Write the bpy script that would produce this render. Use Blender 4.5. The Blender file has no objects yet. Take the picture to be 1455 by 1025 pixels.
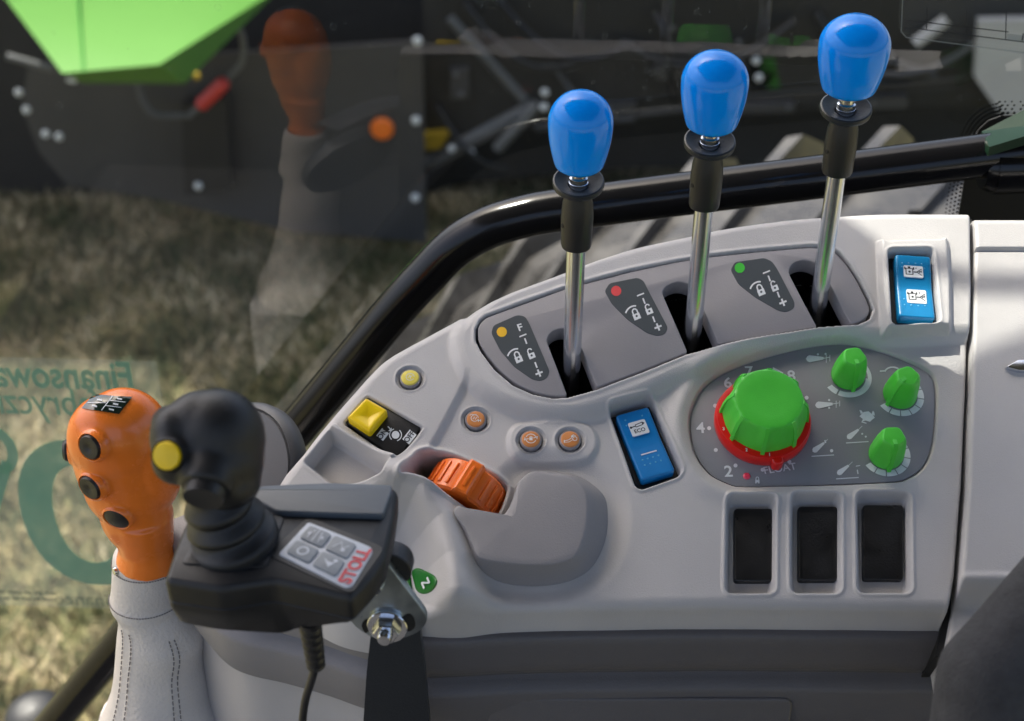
import bpy, bmesh, math, random
import numpy as np
from mathutils import Vector, Matrix
R = math.radians
random.seed(7)
rng = np.random.default_rng(7)
scn = bpy.context.scene
COL = scn.collection

# ------------------------------------------------------------------ camera
FPX, PW, PH = 2100.0, 1455.0, 1025.0
CAM = Vector((0, 0, 2.55))
PITCH = R(34)
cd = bpy.data.cameras.new('camera')
cam = bpy.data.objects.new('camera', cd)
COL.objects.link(cam)
cam.location = CAM
cam.rotation_euler = (R(90) - PITCH, 0, 0)
cd.sensor_width = 36
cd.lens = 36 * FPX / PW
cd.clip_start = .05
cd.clip_end = 500
cd.dof.use_dof = True
cd.dof.focus_distance = .765
cd.dof.aperture_fstop = 9.5
scn.camera = cam

# ------------------------------------------------------------------ light
TOSUN = Vector((-.38, .34, .88)).normalized()
sd_ = bpy.data.lights.new('sun', 'SUN')
sd_.energy = 3.9
sd_.angle = R(.5)
sd_.color = (1, .95, .87)
sun = bpy.data.objects.new('sun', sd_)
COL.objects.link(sun)
sun.location = (0, 0, 8)
sun.rotation_euler = TOSUN.to_track_quat('Z', 'Y').to_euler()
world = bpy.data.worlds.new('World')
scn.world = world
world.use_nodes = True
wt = world.node_tree
sky = wt.nodes.new('ShaderNodeTexSky')
sky.sky_type = 'NISHITA'
sky.sun_disc = False
sky.sun_elevation = math.asin(TOSUN.z)
sky.sun_rotation = math.atan2(TOSUN.x, TOSUN.y)
sky.air_density = .75
sky.dust_density = 6.0
sky.ozone_density = .4
bg = wt.nodes['Background']
bg.inputs[1].default_value = .15
wt.links.new(sky.outputs[0], bg.inputs[0])
scn.view_settings.view_transform = 'Standard'
scn.view_settings.look = 'None'
scn.view_settings.exposure = 1.36
scn.view_settings.gamma = 1
scn.cycles.max_bounces = 10
scn.cycles.transparent_max_bounces = 16

# ------------------------------------------------------------------ view geometry
FW = Vector((0, math.cos(PITCH), -math.sin(PITCH)))
UP = Vector((0, math.sin(PITCH), math.cos(PITCH)))
RT = Vector((1, 0, 0))
def ray(px, py): return RT * ((px - PW/2) / FPX) + UP * ((PH/2 - py) / FPX) + FW
def at_depth(px, py, d): return CAM + ray(px, py) * d
def on_y(px, py, Y):
    d = ray(px, py); return CAM + d * (Y / d.y)
def on_z(px, py, Z):
    d = ray(px, py); return CAM + d * ((Z - CAM.z) / d.z)
def depth(p): return (p - CAM).dot(FW)
def proj(p):
    q = p - CAM; d = q.dot(FW)
    return PW/2 + FPX * q.dot(RT) / d, PH/2 - FPX * q.dot(UP) / d
# the tilted console plane
TILT = R(24)
CU = Vector((1, 0, 0)); CV = Vector((0, math.cos(TILT), math.sin(TILT))); CN = Vector((0, -math.sin(TILT), math.cos(TILT)))
CO = on_y(900, 640, .60)
CM = Matrix.Translation(CO) @ Matrix.Rotation(TILT, 4, 'X')
def S(px, py, h=0.0):
    d = ray(px, py); o = CO + CN * h
    t = (o - CAM).dot(CN) / d.dot(CN)
    q = CAM + d * t - CO
    return (q.dot(CU), q.dot(CV))
def SP(pts, h=0.0): return [S(x, y, h) for x, y in pts]
def C3(u, v, w=0.0): return CO + CU * u + CV * v + CN * w

# ------------------------------------------------------------------ materials
MATS = {}
def nd(t, typ, **kw):
    n = t.nodes.new(typ)
    for k, v in kw.items(): setattr(n, k, v)
    return n
def mat(name, col, rough=.5, metal=0.0, bump=0.0, bscale=800, var=0.0, vscale=30, coat=0.0, spec=.5, rvar=0.0, aniso=None):
    m = bpy.data.materials.new(name); m.use_nodes = True
    t = m.node_tree; b = t.nodes['Principled BSDF']
    b.inputs['Base Color'].default_value = (*col, 1)
    b.inputs['Roughness'].default_value = rough
    b.inputs['Metallic'].default_value = metal
    b.inputs['Specular IOR Level'].default_value = spec
    b.inputs['Coat Weight'].default_value = coat
    b.inputs['Coat Roughness'].default_value = .06
    tc = nd(t, 'ShaderNodeTexCoord')
    if var > 0 or rvar > 0:
        n = nd(t, 'ShaderNodeTexNoise'); n.inputs['Scale'].default_value = vscale; n.inputs['Detail'].default_value = 6
        n.inputs['Roughness'].default_value = .65
        t.links.new(tc.outputs['Object'], n.inputs['Vector'])
        if var > 0:
            r = nd(t, 'ShaderNodeMapRange')
            r.inputs['From Min'].default_value = .3; r.inputs['From Max'].default_value = .7
            r.inputs['To Min'].default_value = 1 - var; r.inputs['To Max'].default_value = 1 + var
            t.links.new(n.outputs['Fac'], r.inputs['Value'])
            mx = nd(t, 'ShaderNodeMix', data_type='RGBA', blend_type='MULTIPLY'); mx.inputs[0].default_value = 1
            mx.inputs[6].default_value = (*col, 1)
            t.links.new(r.outputs[0], mx.inputs[7]); t.links.new(mx.outputs[2], b.inputs['Base Color'])
        if rvar > 0:
            r2 = nd(t, 'ShaderNodeMapRange')
            r2.inputs['From Min'].default_value = .3; r2.inputs['From Max'].default_value = .7
            r2.inputs['To Min'].default_value = max(.02, rough - rvar); r2.inputs['To Max'].default_value = rough + rvar
            t.links.new(n.outputs['Fac'], r2.inputs['Value']); t.links.new(r2.outputs[0], b.inputs['Roughness'])
    if bump > 0:
        n2 = nd(t, 'ShaderNodeTexNoise'); n2.inputs['Scale'].default_value = bscale; n2.inputs['Detail'].default_value = 3
        t.links.new(tc.outputs['Object'], n2.inputs['Vector'])
        bp = nd(t, 'ShaderNodeBump'); bp.inputs['Strength'].default_value = bump; bp.inputs['Distance'].default_value = .0006
        t.links.new(n2.outputs['Fac'], bp.inputs['Height']); t.links.new(bp.outputs[0], b.inputs['Normal'])
    MATS[name] = m
    return m
M_GREY = mat('grey_plastic', (.490, .473, .464), .52, bump=.32, bscale=1500, var=.05, vscale=14, rvar=.06)
M_PLATE = mat('lilac_grey_plastic', (.265, .252, .262), .45, bump=.15, bscale=1500, var=.04, vscale=20)
M_PAD = mat('pad_grey_plastic', (.275, .263, .268), .5, bump=.3, bscale=1300, var=.04, vscale=20)
M_DIAL = mat('dial_panel_print', (.235, .238, .258), .36, bump=.12, bscale=1800, var=.04, vscale=25)
M_DIALG = mat('slate_grey_plastic', (.085, .088, .096), .45, bump=.3, bscale=1200)
M_BLANK = mat('satin_black_blank', (.013, .013, .014), .34, bump=.3, bscale=900, var=.2, vscale=60, rvar=.12)
M_STICK = mat('slate_sticker', (.047, .058, .066), .35, bump=.1, bscale=1800)
M_BLACK = mat('black_plastic', (.012, .012, .013), .42, bump=.25, bscale=1500)
M_SOFT = mat('soft_black_rubber', (.0080, .0088, .0105), .46, bump=.35, bscale=1600, var=.12, vscale=40, rvar=.08)
M_WELL = mat('dark_well', (.006, .006, .006), .7)
M_CHAR = mat('charcoal_plastic', (.112, .105, .107), .5, bump=.35, bscale=1200, var=.06, vscale=16)
M_TAUPE = mat('taupe_plastic', (.40, .38, .37), .55, bump=.3, bscale=1200, var=.05, vscale=18)
M_SIDE = mat('lit_charcoal_plastic', (.20, .19, .192), .5, bump=.3, bscale=1200, var=.05, vscale=18)  # better lit end of the charcoal panel, light put into the colour
M_BLUE = mat('blue_knob', (.0, .29, 1.0), .15, coat=.10, spec=.34, var=.03, vscale=30)
M_ROCK = mat('blue_rocker', (.003, .185, .50), .33, bump=.06, bscale=1500, var=.05, vscale=60)
M_ROCK2 = mat('teal_blue_rocker', (.004, .19, .42), .30, bump=.06, bscale=1500, var=.05, vscale=60)
M_GREEN = mat('green_knob', (.075, .58, .045), .40, bump=.12, bscale=1500, var=.05, vscale=80)
M_DGREEN = mat('green_button', (.005, .15, .008), .35, var=.05, vscale=80)
M_RED = mat('red_ring', (.70, .010, .006), .3, var=.04, vscale=80)
M_ORANGE = mat('orange_plastic', (.92, .215, .024), .27, coat=.25, var=.04, vscale=35, rvar=.05)
M_ORW = mat('orange_wheel', (.92, .185, .018), .32, coat=.2, var=.05, vscale=90)
M_ORB = mat('orange_button', (.62, .23, .060), .4, var=.04, vscale=120)
M_YEL = mat('yellow_plastic', (.90, .62, .004), .33, var=.04, vscale=80)
M_YELB = mat('yellow_button', (.80, .66, .10), .4, var=.03, vscale=120)
M_WHITE = mat('white_print', (.72, .74, .75), .45, var=.06, vscale=500)
M_PALE = mat('pale_print', (.66, .69, .72), .45, var=.05, vscale=500)
M_INK = mat('black_print', (.015, .016, .02), .5)
M_REDP = mat('red_print', (.62, .025, .04), .45, var=.1, vscale=300)
M_DOTY = mat('yellow_dot', (.84, .48, .015), .4)
M_DOTR = mat('red_dot', (.70, .055, .06), .4)
M_DOTG = mat('green_dot', (.04, .50, .03), .4)
M_LED = mat('pink_lamp', (.85, .05, .11), .3)
M_STEEL = mat('chromed_steel', (.68, .71, .76), .24, metal=1, var=.04, vscale=60, rvar=.03)
M_ZINC = mat('zinc_plate', (.42, .48, .51), .34, metal=1, var=.2, vscale=45, rvar=.1, bump=.1, bscale=400)
M_NUT = mat('bright_nut', (.70, .72, .75), .16, metal=1, var=.15, vscale=150, rvar=.06)
M_BAR = mat('slate_painted_bar', (.017, .021, .026), .42, bump=.25, bscale=900, var=.1, vscale=50)
M_TUBE = mat('gloss_black_tube', (.005, .005, .006), .16, spec=.35, rvar=.04, vscale=30)
M_GTOP = mat('green_paint_and_reflection', (.006, .024, .011), .38, spec=.15, var=.08, vscale=30)  # green of the lamp bracket; on the rail plate a reflection painted as colour
M_LEATH = mat('grey_leather', (.66, .61, .56), .52, bump=.8, bscale=520, var=.05, vscale=26)
M_THREAD = mat('grey_thread', (.16, .15, .15), .8)
M_FABRIC = mat('dark_seat_fabric', (.040, .040, .043), .9, bump=1.0, bscale=650, var=.25, vscale=120)
M_LID = mat('slate_lid', (.080, .096, .114), .36, bump=.2, bscale=1500)
M_KEYW = mat('white_keypad', (.62, .65, .70), .42)
M_KEY = mat('grey_key', (.27, .29, .31), .5, var=.15, vscale=300)
M_FLOOR = mat('cab_floor_mat', (.020, .020, .021), .85, bump=.5, bscale=150)
M_ROOF = mat('grey_headliner', (.06, .06, .062), .8)
M_TYRE = mat('tyre_rubber', (.034, .032, .030), .33, bump=.8, bscale=40, var=.6, vscale=14, rvar=.14)
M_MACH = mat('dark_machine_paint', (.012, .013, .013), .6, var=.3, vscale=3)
M_PANEL = mat('grey_machine_sheet', (.050, .050, .050), .55, var=.12, vscale=3)
M_STEELD = mat('dull_machine_bar', (.11, .115, .115), .5, var=.25, vscale=6)
M_MGREEN = mat('bright_green_paint', (.080, .215, .038), .35, var=.03, vscale=3)
M_RIVET = mat('pale_bolt', (.68, .71, .70), .4)
M_REFL = mat('orange_reflector', (.95, .20, .02), .3)
M_REDG = mat('red_handle', (.62, .045, .035), .4)
M_WHITEM = mat('pale_machine_paint', (.42, .42, .40), .5, var=.06, vscale=3)
M_YBRACK = mat('yellow_passivated_metal', (.40, .28, .02), .4, metal=.3)

def simple_glass(name, tint, k):
    m = bpy.data.materials.new(name); m.use_nodes = True
    t = m.node_tree; t.nodes.clear()
    out = nd(t, 'ShaderNodeOutputMaterial'); mx = nd(t, 'ShaderNodeMixShader')
    tr = nd(t, 'ShaderNodeBsdfTransparent'); tr.inputs[0].default_value = (*tint, 1)
    gl = nd(t, 'ShaderNodeBsdfGlossy'); gl.inputs['Roughness'].default_value = .0
    fr = nd(t, 'ShaderNodeFresnel'); fr.inputs[0].default_value = 1.5
    mu = nd(t, 'ShaderNodeMath', operation='MULTIPLY'); mu.inputs[1].default_value = k; mu.use_clamp = True
    t.links.new(fr.outputs[0], mu.inputs[0]); t.links.new(mu.outputs[0], mx.inputs[0])
    t.links.new(tr.outputs[0], mx.inputs[1]); t.links.new(gl.outputs[0], mx.inputs[2])
    t.links.new(mx.outputs[0], out.inputs[0])
    return m
M_GLASS = simple_glass('window_glass', (.90, .93, .91), 1.9)
def film(name, col, a):
    m = bpy.data.materials.new(name); m.use_nodes = True
    t = m.node_tree; b = t.nodes['Principled BSDF']
    b.inputs['Base Color'].default_value = (*col, 1); b.inputs['Alpha'].default_value = a
    b.inputs['Roughness'].default_value = .4
    return m
M_FILM = film('clear_sticker_film', (.80, .84, .66), .24)
M_FILMG = film('green_translucent_ink', (.17, .37, .26), .88)
M_FILMS = film('grey_translucent_ink', (.10, .16, .13), .5)
M_FILMK = film('smoked_sticker_film', (.25, .26, .26), .10)
M_DUST = film('dust', (.6, .65, .62), .30)
M_LINE = film('pale_line', (.35, .38, .37), .6)

# ------------------------------------------------------------------ objects
ROOTM = {}
def tag(o, label=None, cat=None, group=None, kind=None):
    if label: o['label'] = label
    if cat: o['category'] = cat
    if group: o['group'] = group
    if kind: o['kind'] = kind
def thing(name, label, cat, M=None, group=None):
    o = bpy.data.objects.new(name, None); COL.objects.link(o)
    o.empty_display_size = .02
    M = M or Matrix.Identity(4)
    if isinstance(M, Vector): M = Matrix.Translation(M)
    o.matrix_world = M
    tag(o, label, cat, group)
    ROOTM[o.name] = M
    return o
def link_mesh(name, me, m, parent=None):
    o = bpy.data.objects.new(name, me); COL.objects.link(o)
    if m is not None:
        me.materials.clear(); me.materials.append(m)
    if parent is not None:
        o.parent = parent
        ROOTM[o.name] = ROOTM[parent.name]
    return o
def frame_z(axis, xhint=Vector((1, 0, 0))):
    z = axis.normalized(); x = (xhint - z * xhint.dot(z)).normalized(); y = z.cross(x)
    return Matrix((x, y, z)).transposed()
def placed(p, axis=Vector((0, 0, 1)), xhint=Vector((1, 0, 0))):
    return Matrix.Translation(p) @ frame_z(axis, xhint).to_4x4()
def cplace(u, v, w=0.0, rot=0.0):
    return CM @ Matrix.Translation((u, v, w)) @ Matrix.Rotation(rot, 4, 'Z')

class MB:
    def __init__(s): s.v = []; s.f = []
    def add(s, vs, fs, M=None):
        k = len(s.v)
        if M is not None: vs = [M @ Vector(v) for v in vs]
        s.v += [tuple(v) for v in vs]; s.f += [tuple(i + k for i in f) for f in fs]
        return s
    def box(s, a, b, M=None):
        x0, y0, z0 = a; x1, y1, z1 = b
        return s.add([(x0,y0,z0),(x1,y0,z0),(x1,y1,z0),(x0,y1,z0),(x0,y0,z1),(x1,y0,z1),(x1,y1,z1),(x0,y1,z1)],
                     [(3,2,1,0),(4,5,6,7),(0,1,5,4),(1,2,6,5),(2,3,7,6),(3,0,4,7)], M)
    def lathe(s, prof, n=32, M=None, mod=None, cap0=True, cap1=True):
        vs = []; fs = []
        for r, z in prof:
            for i in range(n):
                a = 2*math.pi*i/n; rr = r * (mod(a, z) if mod else 1)
                vs.append((rr*math.cos(a), rr*math.sin(a), z))
        for j in range(len(prof)-1):
            for i in range(n):
                k = (i+1) % n
                fs.append((j*n+i, j*n+k, (j+1)*n+k, (j+1)*n+i))
        if cap0: fs.append(tuple(range(n-1, -1, -1)))
        if cap1: fs.append(tuple((len(prof)-1)*n + i for i in range(n)))
        return s.add(vs, fs, M)
    def loft(s, rings, cap0=True, cap1=True, M=None, closed=True):
        n = len(rings[0]); vs = [p for r in rings for p in r]; fs = []
        for j in range(len(rings)-1):
            for i in range(n if closed else n-1):
                k = (i+1) % n
                fs.append((j*n+i, j*n+k, (j+1)*n+k, (j+1)*n+i))
        if cap0: fs.append(tuple(range(n-1, -1, -1)))
        if cap1: fs.append(tuple((len(rings)-1)*n + i for i in range(n)))
        return s.add(vs, fs, M)
    def tube(s, pts, rad, n=16, M=None, caps=True):
        pts = [Vector(p) for p in pts]
        if not isinstance(rad, (list, tuple)): rad = [rad]*len(pts)
        rings = []; nx = None
        for i, p in enumerate(pts):
            t = (pts[min(i+1, len(pts)-1)] - pts[max(i-1, 0)]).normalized()
            if nx is None:
                h = Vector((0, 0, 1)) if abs(t.z) < .9 else Vector((1, 0, 0))
                nx = t.cross(h).normalized()
            nx = (nx - t * nx.dot(t)).normalized(); ny = t.cross(nx)
            rings.append([p + nx*(rad[i]*math.cos(2*math.pi*j/n)) + ny*(rad[i]*math.sin(2*math.pi*j/n)) for j in range(n)])
        return s.loft(rings, caps, caps, M)
    def prism(s, poly, z0, z1, bev=0.0, seg=3, M=None, zf=None):
        rings = [[(x, y, z0) for x, y in poly]]
        if bev <= 0: rings.append([(x, y, z1) for x, y in poly])
        else:
            for k in range(seg+1):
                a = math.pi/2*k/seg
                q = inset(poly, bev*(1-math.cos(a)))
                rings.append([(x, y, z1 - bev + bev*math.sin(a)) for x, y in q])
        if zf: rings = [[(x, y, z + (zf(x, y) if i else 0)) for x, y, z in r] for i, r in enumerate(rings)]
        return s.loft(rings, True, True, M)
    def mesh(s, name, inv=None):
        vs = s.v
        if inv is not None: vs = [tuple(inv @ Vector(v)) for v in vs]
        me = bpy.data.meshes.new(name); me.from_pydata(vs, [], s.f); me.update()
        return me
    def build(s, name, m, parent=None, world=False, ang=35, normals=True):
        inv = ROOTM[parent.name].inverted() if (world and parent is not None) else None
        me = s.mesh(name, inv)
        if normals:
            b = bmesh.new(); b.from_mesh(me); bmesh.ops.recalc_face_normals(b, faces=b.faces); b.to_mesh(me); b.free()
        if ang:
            me.shade_smooth(); me.set_sharp_from_angle(angle=R(ang))
        return link_mesh(name, me, m, parent)

def area2(p): return sum(p[i][0]*p[(i+1) % len(p)][1] - p[(i+1) % len(p)][0]*p[i][1] for i in range(len(p)))
def ccw(p): return list(p) if area2(p) > 0 else list(p)[::-1]
def inset(poly, d):
    n = len(poly); sg = 1 if area2(poly) > 0 else -1; out = []
    for i in range(n):
        a = Vector(poly[i-1]); b = Vector(poly[i]); c = Vector(poly[(i+1) % n])
        e1 = (b-a).normalized(); e2 = (c-b).normalized()
        n1 = Vector((-e1.y, e1.x))*sg; n2 = Vector((-e2.y, e2.x))*sg
        m = n1 + n2; l = m.length_squared
        if l < .3: m = n1; l = 1
        else: m = m*2/l
        if m.length > 1.6: m = m.normalized()*1.6
        out.append(tuple(b + m*d))
    return out
def rpoly(pts, rad, seg=5):
    pts = ccw(pts)
    n = len(pts); out = []
    if not isinstance(rad, (list, tuple)): rad = [rad]*n
    for i in range(n):
        a = Vector(pts[i-1]); b = Vector(pts[i]); c = Vector(pts[(i+1) % n]); r = rad[i]
        e1 = a-b; e2 = c-b; l1 = e1.length; l2 = e2.length; e1.normalize(); e2.normalize()
        t = min(r, .48*l1, .48*l2)
        if t <= 1e-6: out.append(tuple(b)); continue
        p0 = b+e1*t; p1 = b+e2*t
        for k in range(seg+1):
            q = k/seg
            out.append(tuple(p0*(1-q)**2 + b*2*q*(1-q) + p1*q*q))
    return out
def rrect(w, h, r, seg=5, cx=0, cy=0): return rpoly([(cx-w/2, cy-h/2), (cx+w/2, cy-h/2), (cx+w/2, cy+h/2), (cx-w/2, cy+h/2)], r, seg)
def smooth_closed(pts, sub=6):
    n = len(pts); out = []
    for i in range(n):
        p0, p1, p2, p3 = [Vector(pts[(i+k-1) % n]) for k in range(4)]
        for k in range(sub):
            t = k/sub
            out.append(tuple(.5*((2*p1) + (p2-p0)*t + (2*p0-5*p1+4*p2-p3)*t*t + (3*p1-p0-3*p2+p3)*t**3)))
    return out
def smooth_open(pts, sub=8):
    pts = [Vector(p) for p in pts]; out = []
    for i in range(len(pts)-1):
        p1, p2 = pts[i], pts[i+1]
        p0 = pts[i-1] if i else p1*2-p2
        p3 = pts[i+2] if i+2 < len(pts) else p2*2-p1
        for k in range(sub):
            t = k/sub
            out.append(.5*((2*p1) + (p2-p0)*t + (2*p0-5*p1+4*p2-p3)*t*t + (3*p1-p0-3*p2+p3)*t**3))
    out.append(pts[-1])
    return out

def organic(shapes, voxel, smooth=6, inv=None):
    b = bmesh.new()
    for sh in shapes:
        if sh[0] == 'ell':
            _, c, r, rot = sh
            M = Matrix.Translation(c) @ rot.to_4x4() @ Matrix.Diagonal((*r, 1))
            bmesh.ops.create_uvsphere(b, u_segments=28, v_segments=18, radius=1, matrix=M)
        else:
            _, p0, p1, r0, r1 = sh
            ax = p1-p0
            M = Matrix.Translation((p0+p1)/2) @ frame_z(ax, Vector((1, .1, .05))).to_4x4()
            bmesh.ops.create_cone(b, cap_ends=True, segments=28, radius1=r0, radius2=r1, depth=ax.length, matrix=M)
    me = bpy.data.meshes.new('tmp'); b.to_mesh(me); b.free()
    o = bpy.data.objects.new('tmp', me); COL.objects.link(o)
    m = o.modifiers.new('r', 'REMESH'); m.mode = 'VOXEL'; m.voxel_size = voxel
    if smooth:
        m2 = o.modifiers.new('s', 'SMOOTH'); m2.factor = .5; m2.iterations = smooth
    dg = bpy.context.evaluated_depsgraph_get(); dg.update()
    res = bpy.data.meshes.new_from_object(o.evaluated_get(dg))
    bpy.data.objects.remove(o); bpy.data.meshes.remove(me)
    if inv is not None: res.transform(inv)
    res.shade_smooth()
    return res

TXT = {}
def text_mesh(body, bold=0.0):
    key = (body, bold)
    if key not in TXT:
        c = bpy.data.curves.new('t', 'FONT'); c.body = body; c.size = 1; c.align_x = 'CENTER'; c.align_y = 'CENTER'
        c.resolution_u = 4; c.offset = bold
        o = bpy.data.objects.new('t', c); COL.objects.link(o)
        dg = bpy.context.evaluated_depsgraph_get(); dg.update()
        me = bpy.data.meshes.new_from_object(o.evaluated_get(dg))
        TXT[key] = ([tuple(v.co) for v in me.vertices], [tuple(p.vertices) for p in me.polygons])
        bpy.data.objects.remove(o); bpy.data.curves.remove(c); bpy.data.meshes.remove(me)
    return TXT[key]

class Print(MB):
    """flat printing; points are given in the frame fn(x, y) -> (u, v)"""
    def __init__(s, z, fn=lambda x, y: (x, y)): super().__init__(); s.z = z; s.fn = fn; s.k = 0
    def _z(s): s.k += 1; return s.z
    def poly(s, pts):
        z = s._z(); q = [(*s.fn(*p), z) for p in pts]
        return s.add(q, [tuple(range(len(q)))])
    def stroke(s, pts, w, closed=False):
        z = s._z(); pts = [Vector(p) for p in pts]; n = len(pts); L = []; Rr = []
        for i in range(n):
            a = pts[i-1] if (i or closed) else pts[i]; c = pts[(i+1) % n] if (i < n-1 or closed) else pts[i]
            t = (c-a).normalized(); nn = Vector((-t.y, t.x))*w/2
            L.append(pts[i]+nn); Rr.append(pts[i]-nn)
        q = [(*s.fn(*p), z) for p in L] + [(*s.fn(*p), z) for p in Rr]
        return s.add(q, [(i, (i+1) % n, n+(i+1) % n, n+i) for i in range(n if closed else n-1)])
    def disc(s, x, y, r, n=20): return s.poly([(x+r*math.cos(2*math.pi*i/n), y+r*math.sin(2*math.pi*i/n)) for i in range(n)])
    def arc(s, x, y, r, a0, a1, w, n=20, ky=1.0):
        return s.stroke([(x+r*math.cos(R(a0+(a1-a0)*i/n)), y+ky*r*math.sin(R(a0+(a1-a0)*i/n))) for i in range(n+1)], w)
    def text(s, body, x, y, size, rot=0.0, bold=0.0, M=None, sx=1.0):
        vs, fs = text_mesh(body, bold); z = s._z(); u, v = s.fn(x, y); c, n = math.cos(rot), math.sin(rot)
        return s.add([(u + size*(sx*p[0]*c - p[1]*n), v + size*(sx*p[0]*n + p[1]*c), z) for p in vs], fs)
    def make(s, name, m, parent): return s.build(name, m, parent, ang=0, normals=False)

# ================================================================== CONSOLE
console = thing('control_console', 'light grey moulded console under the window carrying the levers, dials and switches', 'console', CM)

OUT = [(395,690),(430,645),(455,612),(500,560),(530,527),(560,503),(640,459),(720,419),(850,372),(950,347),(1050,327),(1150,315),(1250,310),(1372,310),(1500,312),
       (1500,868),(1342,868),(1030,864),(900,866),(790,868),(700,872),(640,877),(580,878),(520,868),(470,848),(420,800),(392,740)]
PLATE_PX = [(679,467),(682,460),(690,452),(745,432),(801,412),(830,404),(895,387),(960,373),(1005,366),(1080,358),(1150,352),(1178,354),(1190,362),(1203,377),(1217,399),(1231,427),(1236,440),(1232,451),(1219,458),
            (1208,460),(1187,419),(1168,382),(1156,372),(1141,369),(1127,373),(1119,385),(1139,424),(1161,465),
            (1021,489.5),(1001,444),(985,408),(975,402),(962,400),(948,405),(940,415),(957,454),(977,500.5),
            (913,526),(848,550.5),(831,507),(818,475),(809,468),(795,466),(782,472),(776,483),(791,522),(806,562),
            (785,562.5),(758,557),(731,544.5),(707,524),(688,500),(679,483)]
HP = .007
SHARP = {(1208,460),(1161,465),(1021,489.5),(977,500.5),(848,550.5),(806,562)}
plate_uv = ccw(SP(PLATE_PX, HP))
_pr = [.0016 if p_ in SHARP else .0034 for p_ in PLATE_PX]
if area2(SP(PLATE_PX, HP)) < 0: _pr = _pr[::-1]
plate_uv = rpoly(plate_uv, _pr, 4)
PLATE_OUT = [(676,468),(682,456),(690,449),(745,429),(801,409),(895,384),(1005,363),(1080,355),(1150,349),(1178,351),(1192,359),(1206,376),(1220,398),(1235,427),(1240,441),(1235,454),(1219,462),(1161,468),(1090,481),(1021,493),(975,504),(913,529),(848,554),(806,565),(785,566),(757,560.5),(729,548),(704,527),(685,502),(676,484)]
plate_out_uv = ccw(SP(PLATE_OUT, HP))
DIAL_PX = [(982.7,622),(981.4,602),(985,582),(998,556),(1021,536),(1054,520.7),(1097,506.7),(1148,495),(1194,490),(1224,494),(1257,503),(1295.5,518),(1318,531),(1327,546),(1328,582),(1323.5,632.6),(1311,663),(1288,679.6),(1262,684.7),(1148,690),(1059,692),(1033,687),(1008,673),(990,648)]
HD = -.0012
dial_uv = ccw(smooth_closed(SP(DIAL_PX, HD), 4))

def psdf(poly, U, V):
    d2 = np.full(U.shape, 1e9); ins = np.zeros(U.shape, bool); n = len(poly)
    for i in range(n):
        x0, y0 = poly[i-1]; x1, y1 = poly[i]
        ex, ey = x1-x0, y1-y0
        if ex*ex+ey*ey < 1e-16: continue
        wx, wy = U-x0, V-y0
        t = np.clip((wx*ex+wy*ey)/(ex*ex+ey*ey), 0, 1)
        d2 = np.minimum(d2, (wx-ex*t)**2 + (wy-ey*t)**2)
        c = ((y0 <= V) & (y1 > V)) | ((y1 <= V) & (y0 > V))
        if abs(ey) > 1e-12: ins ^= c & (U < x0 + (V-y0)*ex/ey)
    return np.where(ins, -1, 1)*np.sqrt(d2)
def pline(pts, U, V):
    d2 = np.full(U.shape, 1e9)
    for i in range(len(pts)-1):
        x0, y0 = pts[i]; x1, y1 = pts[i+1]; ex, ey = x1-x0, y1-y0
        t = np.clip(((U-x0)*ex+(V-y0)*ey)/(ex*ex+ey*ey), 0, 1)
        d2 = np.minimum(d2, (U-x0-ex*t)**2 + (V-y0-ey*t)**2)
    return np.sqrt(d2)
def sst(x, a, b):
    t = np.clip((x-a)/(b-a), 0, 1); return t*t*(3-2*t)

U0, U1, V0, V1, STEP = -.205, .200, -.125, .170, .00055
us = np.arange(U0, U1, STEP); vs_ = np.arange(V0, V1, STEP)
U, V = np.meshgrid(us, vs_)
HUMP = [(655,470),(700,430),(800,390),(950,330),(1150,270),(1400,240),(1560,240),(1560,470),(1400,474),(1300,478),(1215,480),(1165,482),(1090,497),(1000,520),(920,556),(850,582),(795,590),(745,583),(700,565),(668,538),(652,505)]
hump = psdf(smooth_closed(SP(HUMP, .003), 3), U, V)
LEFT = [(640,300),(662,480),(668,530),(655,560),(632,605),(612,640),(585,668),(560,720),(400,820),(250,700)]
left = psdf(SP(LEFT, .001), U, V)
outl = psdf(smooth_closed(SP(OUT), 3), U, V)
z = np.zeros(U.shape)
z += .0028*(1-sst(left, -.0024, .0024))
z = np.maximum(z, 0) + (HP - z)*(1-sst(hump, -.0045, .0055))
# soft lip where the raised zone meets the middle zone, hollow of the middle zone
z += .0012*np.exp(-(hump-.001)**2/(2*.0022**2))
# slope towards the left end, rounded ridge that carries the green buttons
ridge = pline(SP([(560,690),(600,705),(632,745),(648,800),(650,850)]), U, V)
z += .0160*np.exp(-(ridge/.0125)**2)
sd_pad_px = [(636,734),(638,723),(650,716),(668,731),(690,744),(708,740),(722,724),(731,698),(736,683),(758,668),(788,668),(826,676),(857,700),(864,729),(860,767),(842,803),(814,822),(776,830),(737,830),(687,822),(668,806),(656,780)]
padv = psdf(smooth_closed(SP(sd_pad_px), 4), U, V)
lsl = psdf(SP([(540,690),(600,708),(630,748),(646,800),(650,890),(520,905),(420,800)]), U, V)
z -= .014*sst(-lsl, -.002, .032)
z -= .0030*(1-sst(padv, .002, .013))          # shallow dish round the palm pad
# dial surround: raised lip on the left and top, recess for the plate
dl = psdf(dial_uv, U, V)
z += .0030*np.exp(-((dl-.007)/.0055)**2)*(1-sst(U, S(1100,600)[0], S(1300,600)[0]))
z += (HD - .0012 - z)*(1-sst(dl, .0002, .0016))
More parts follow.
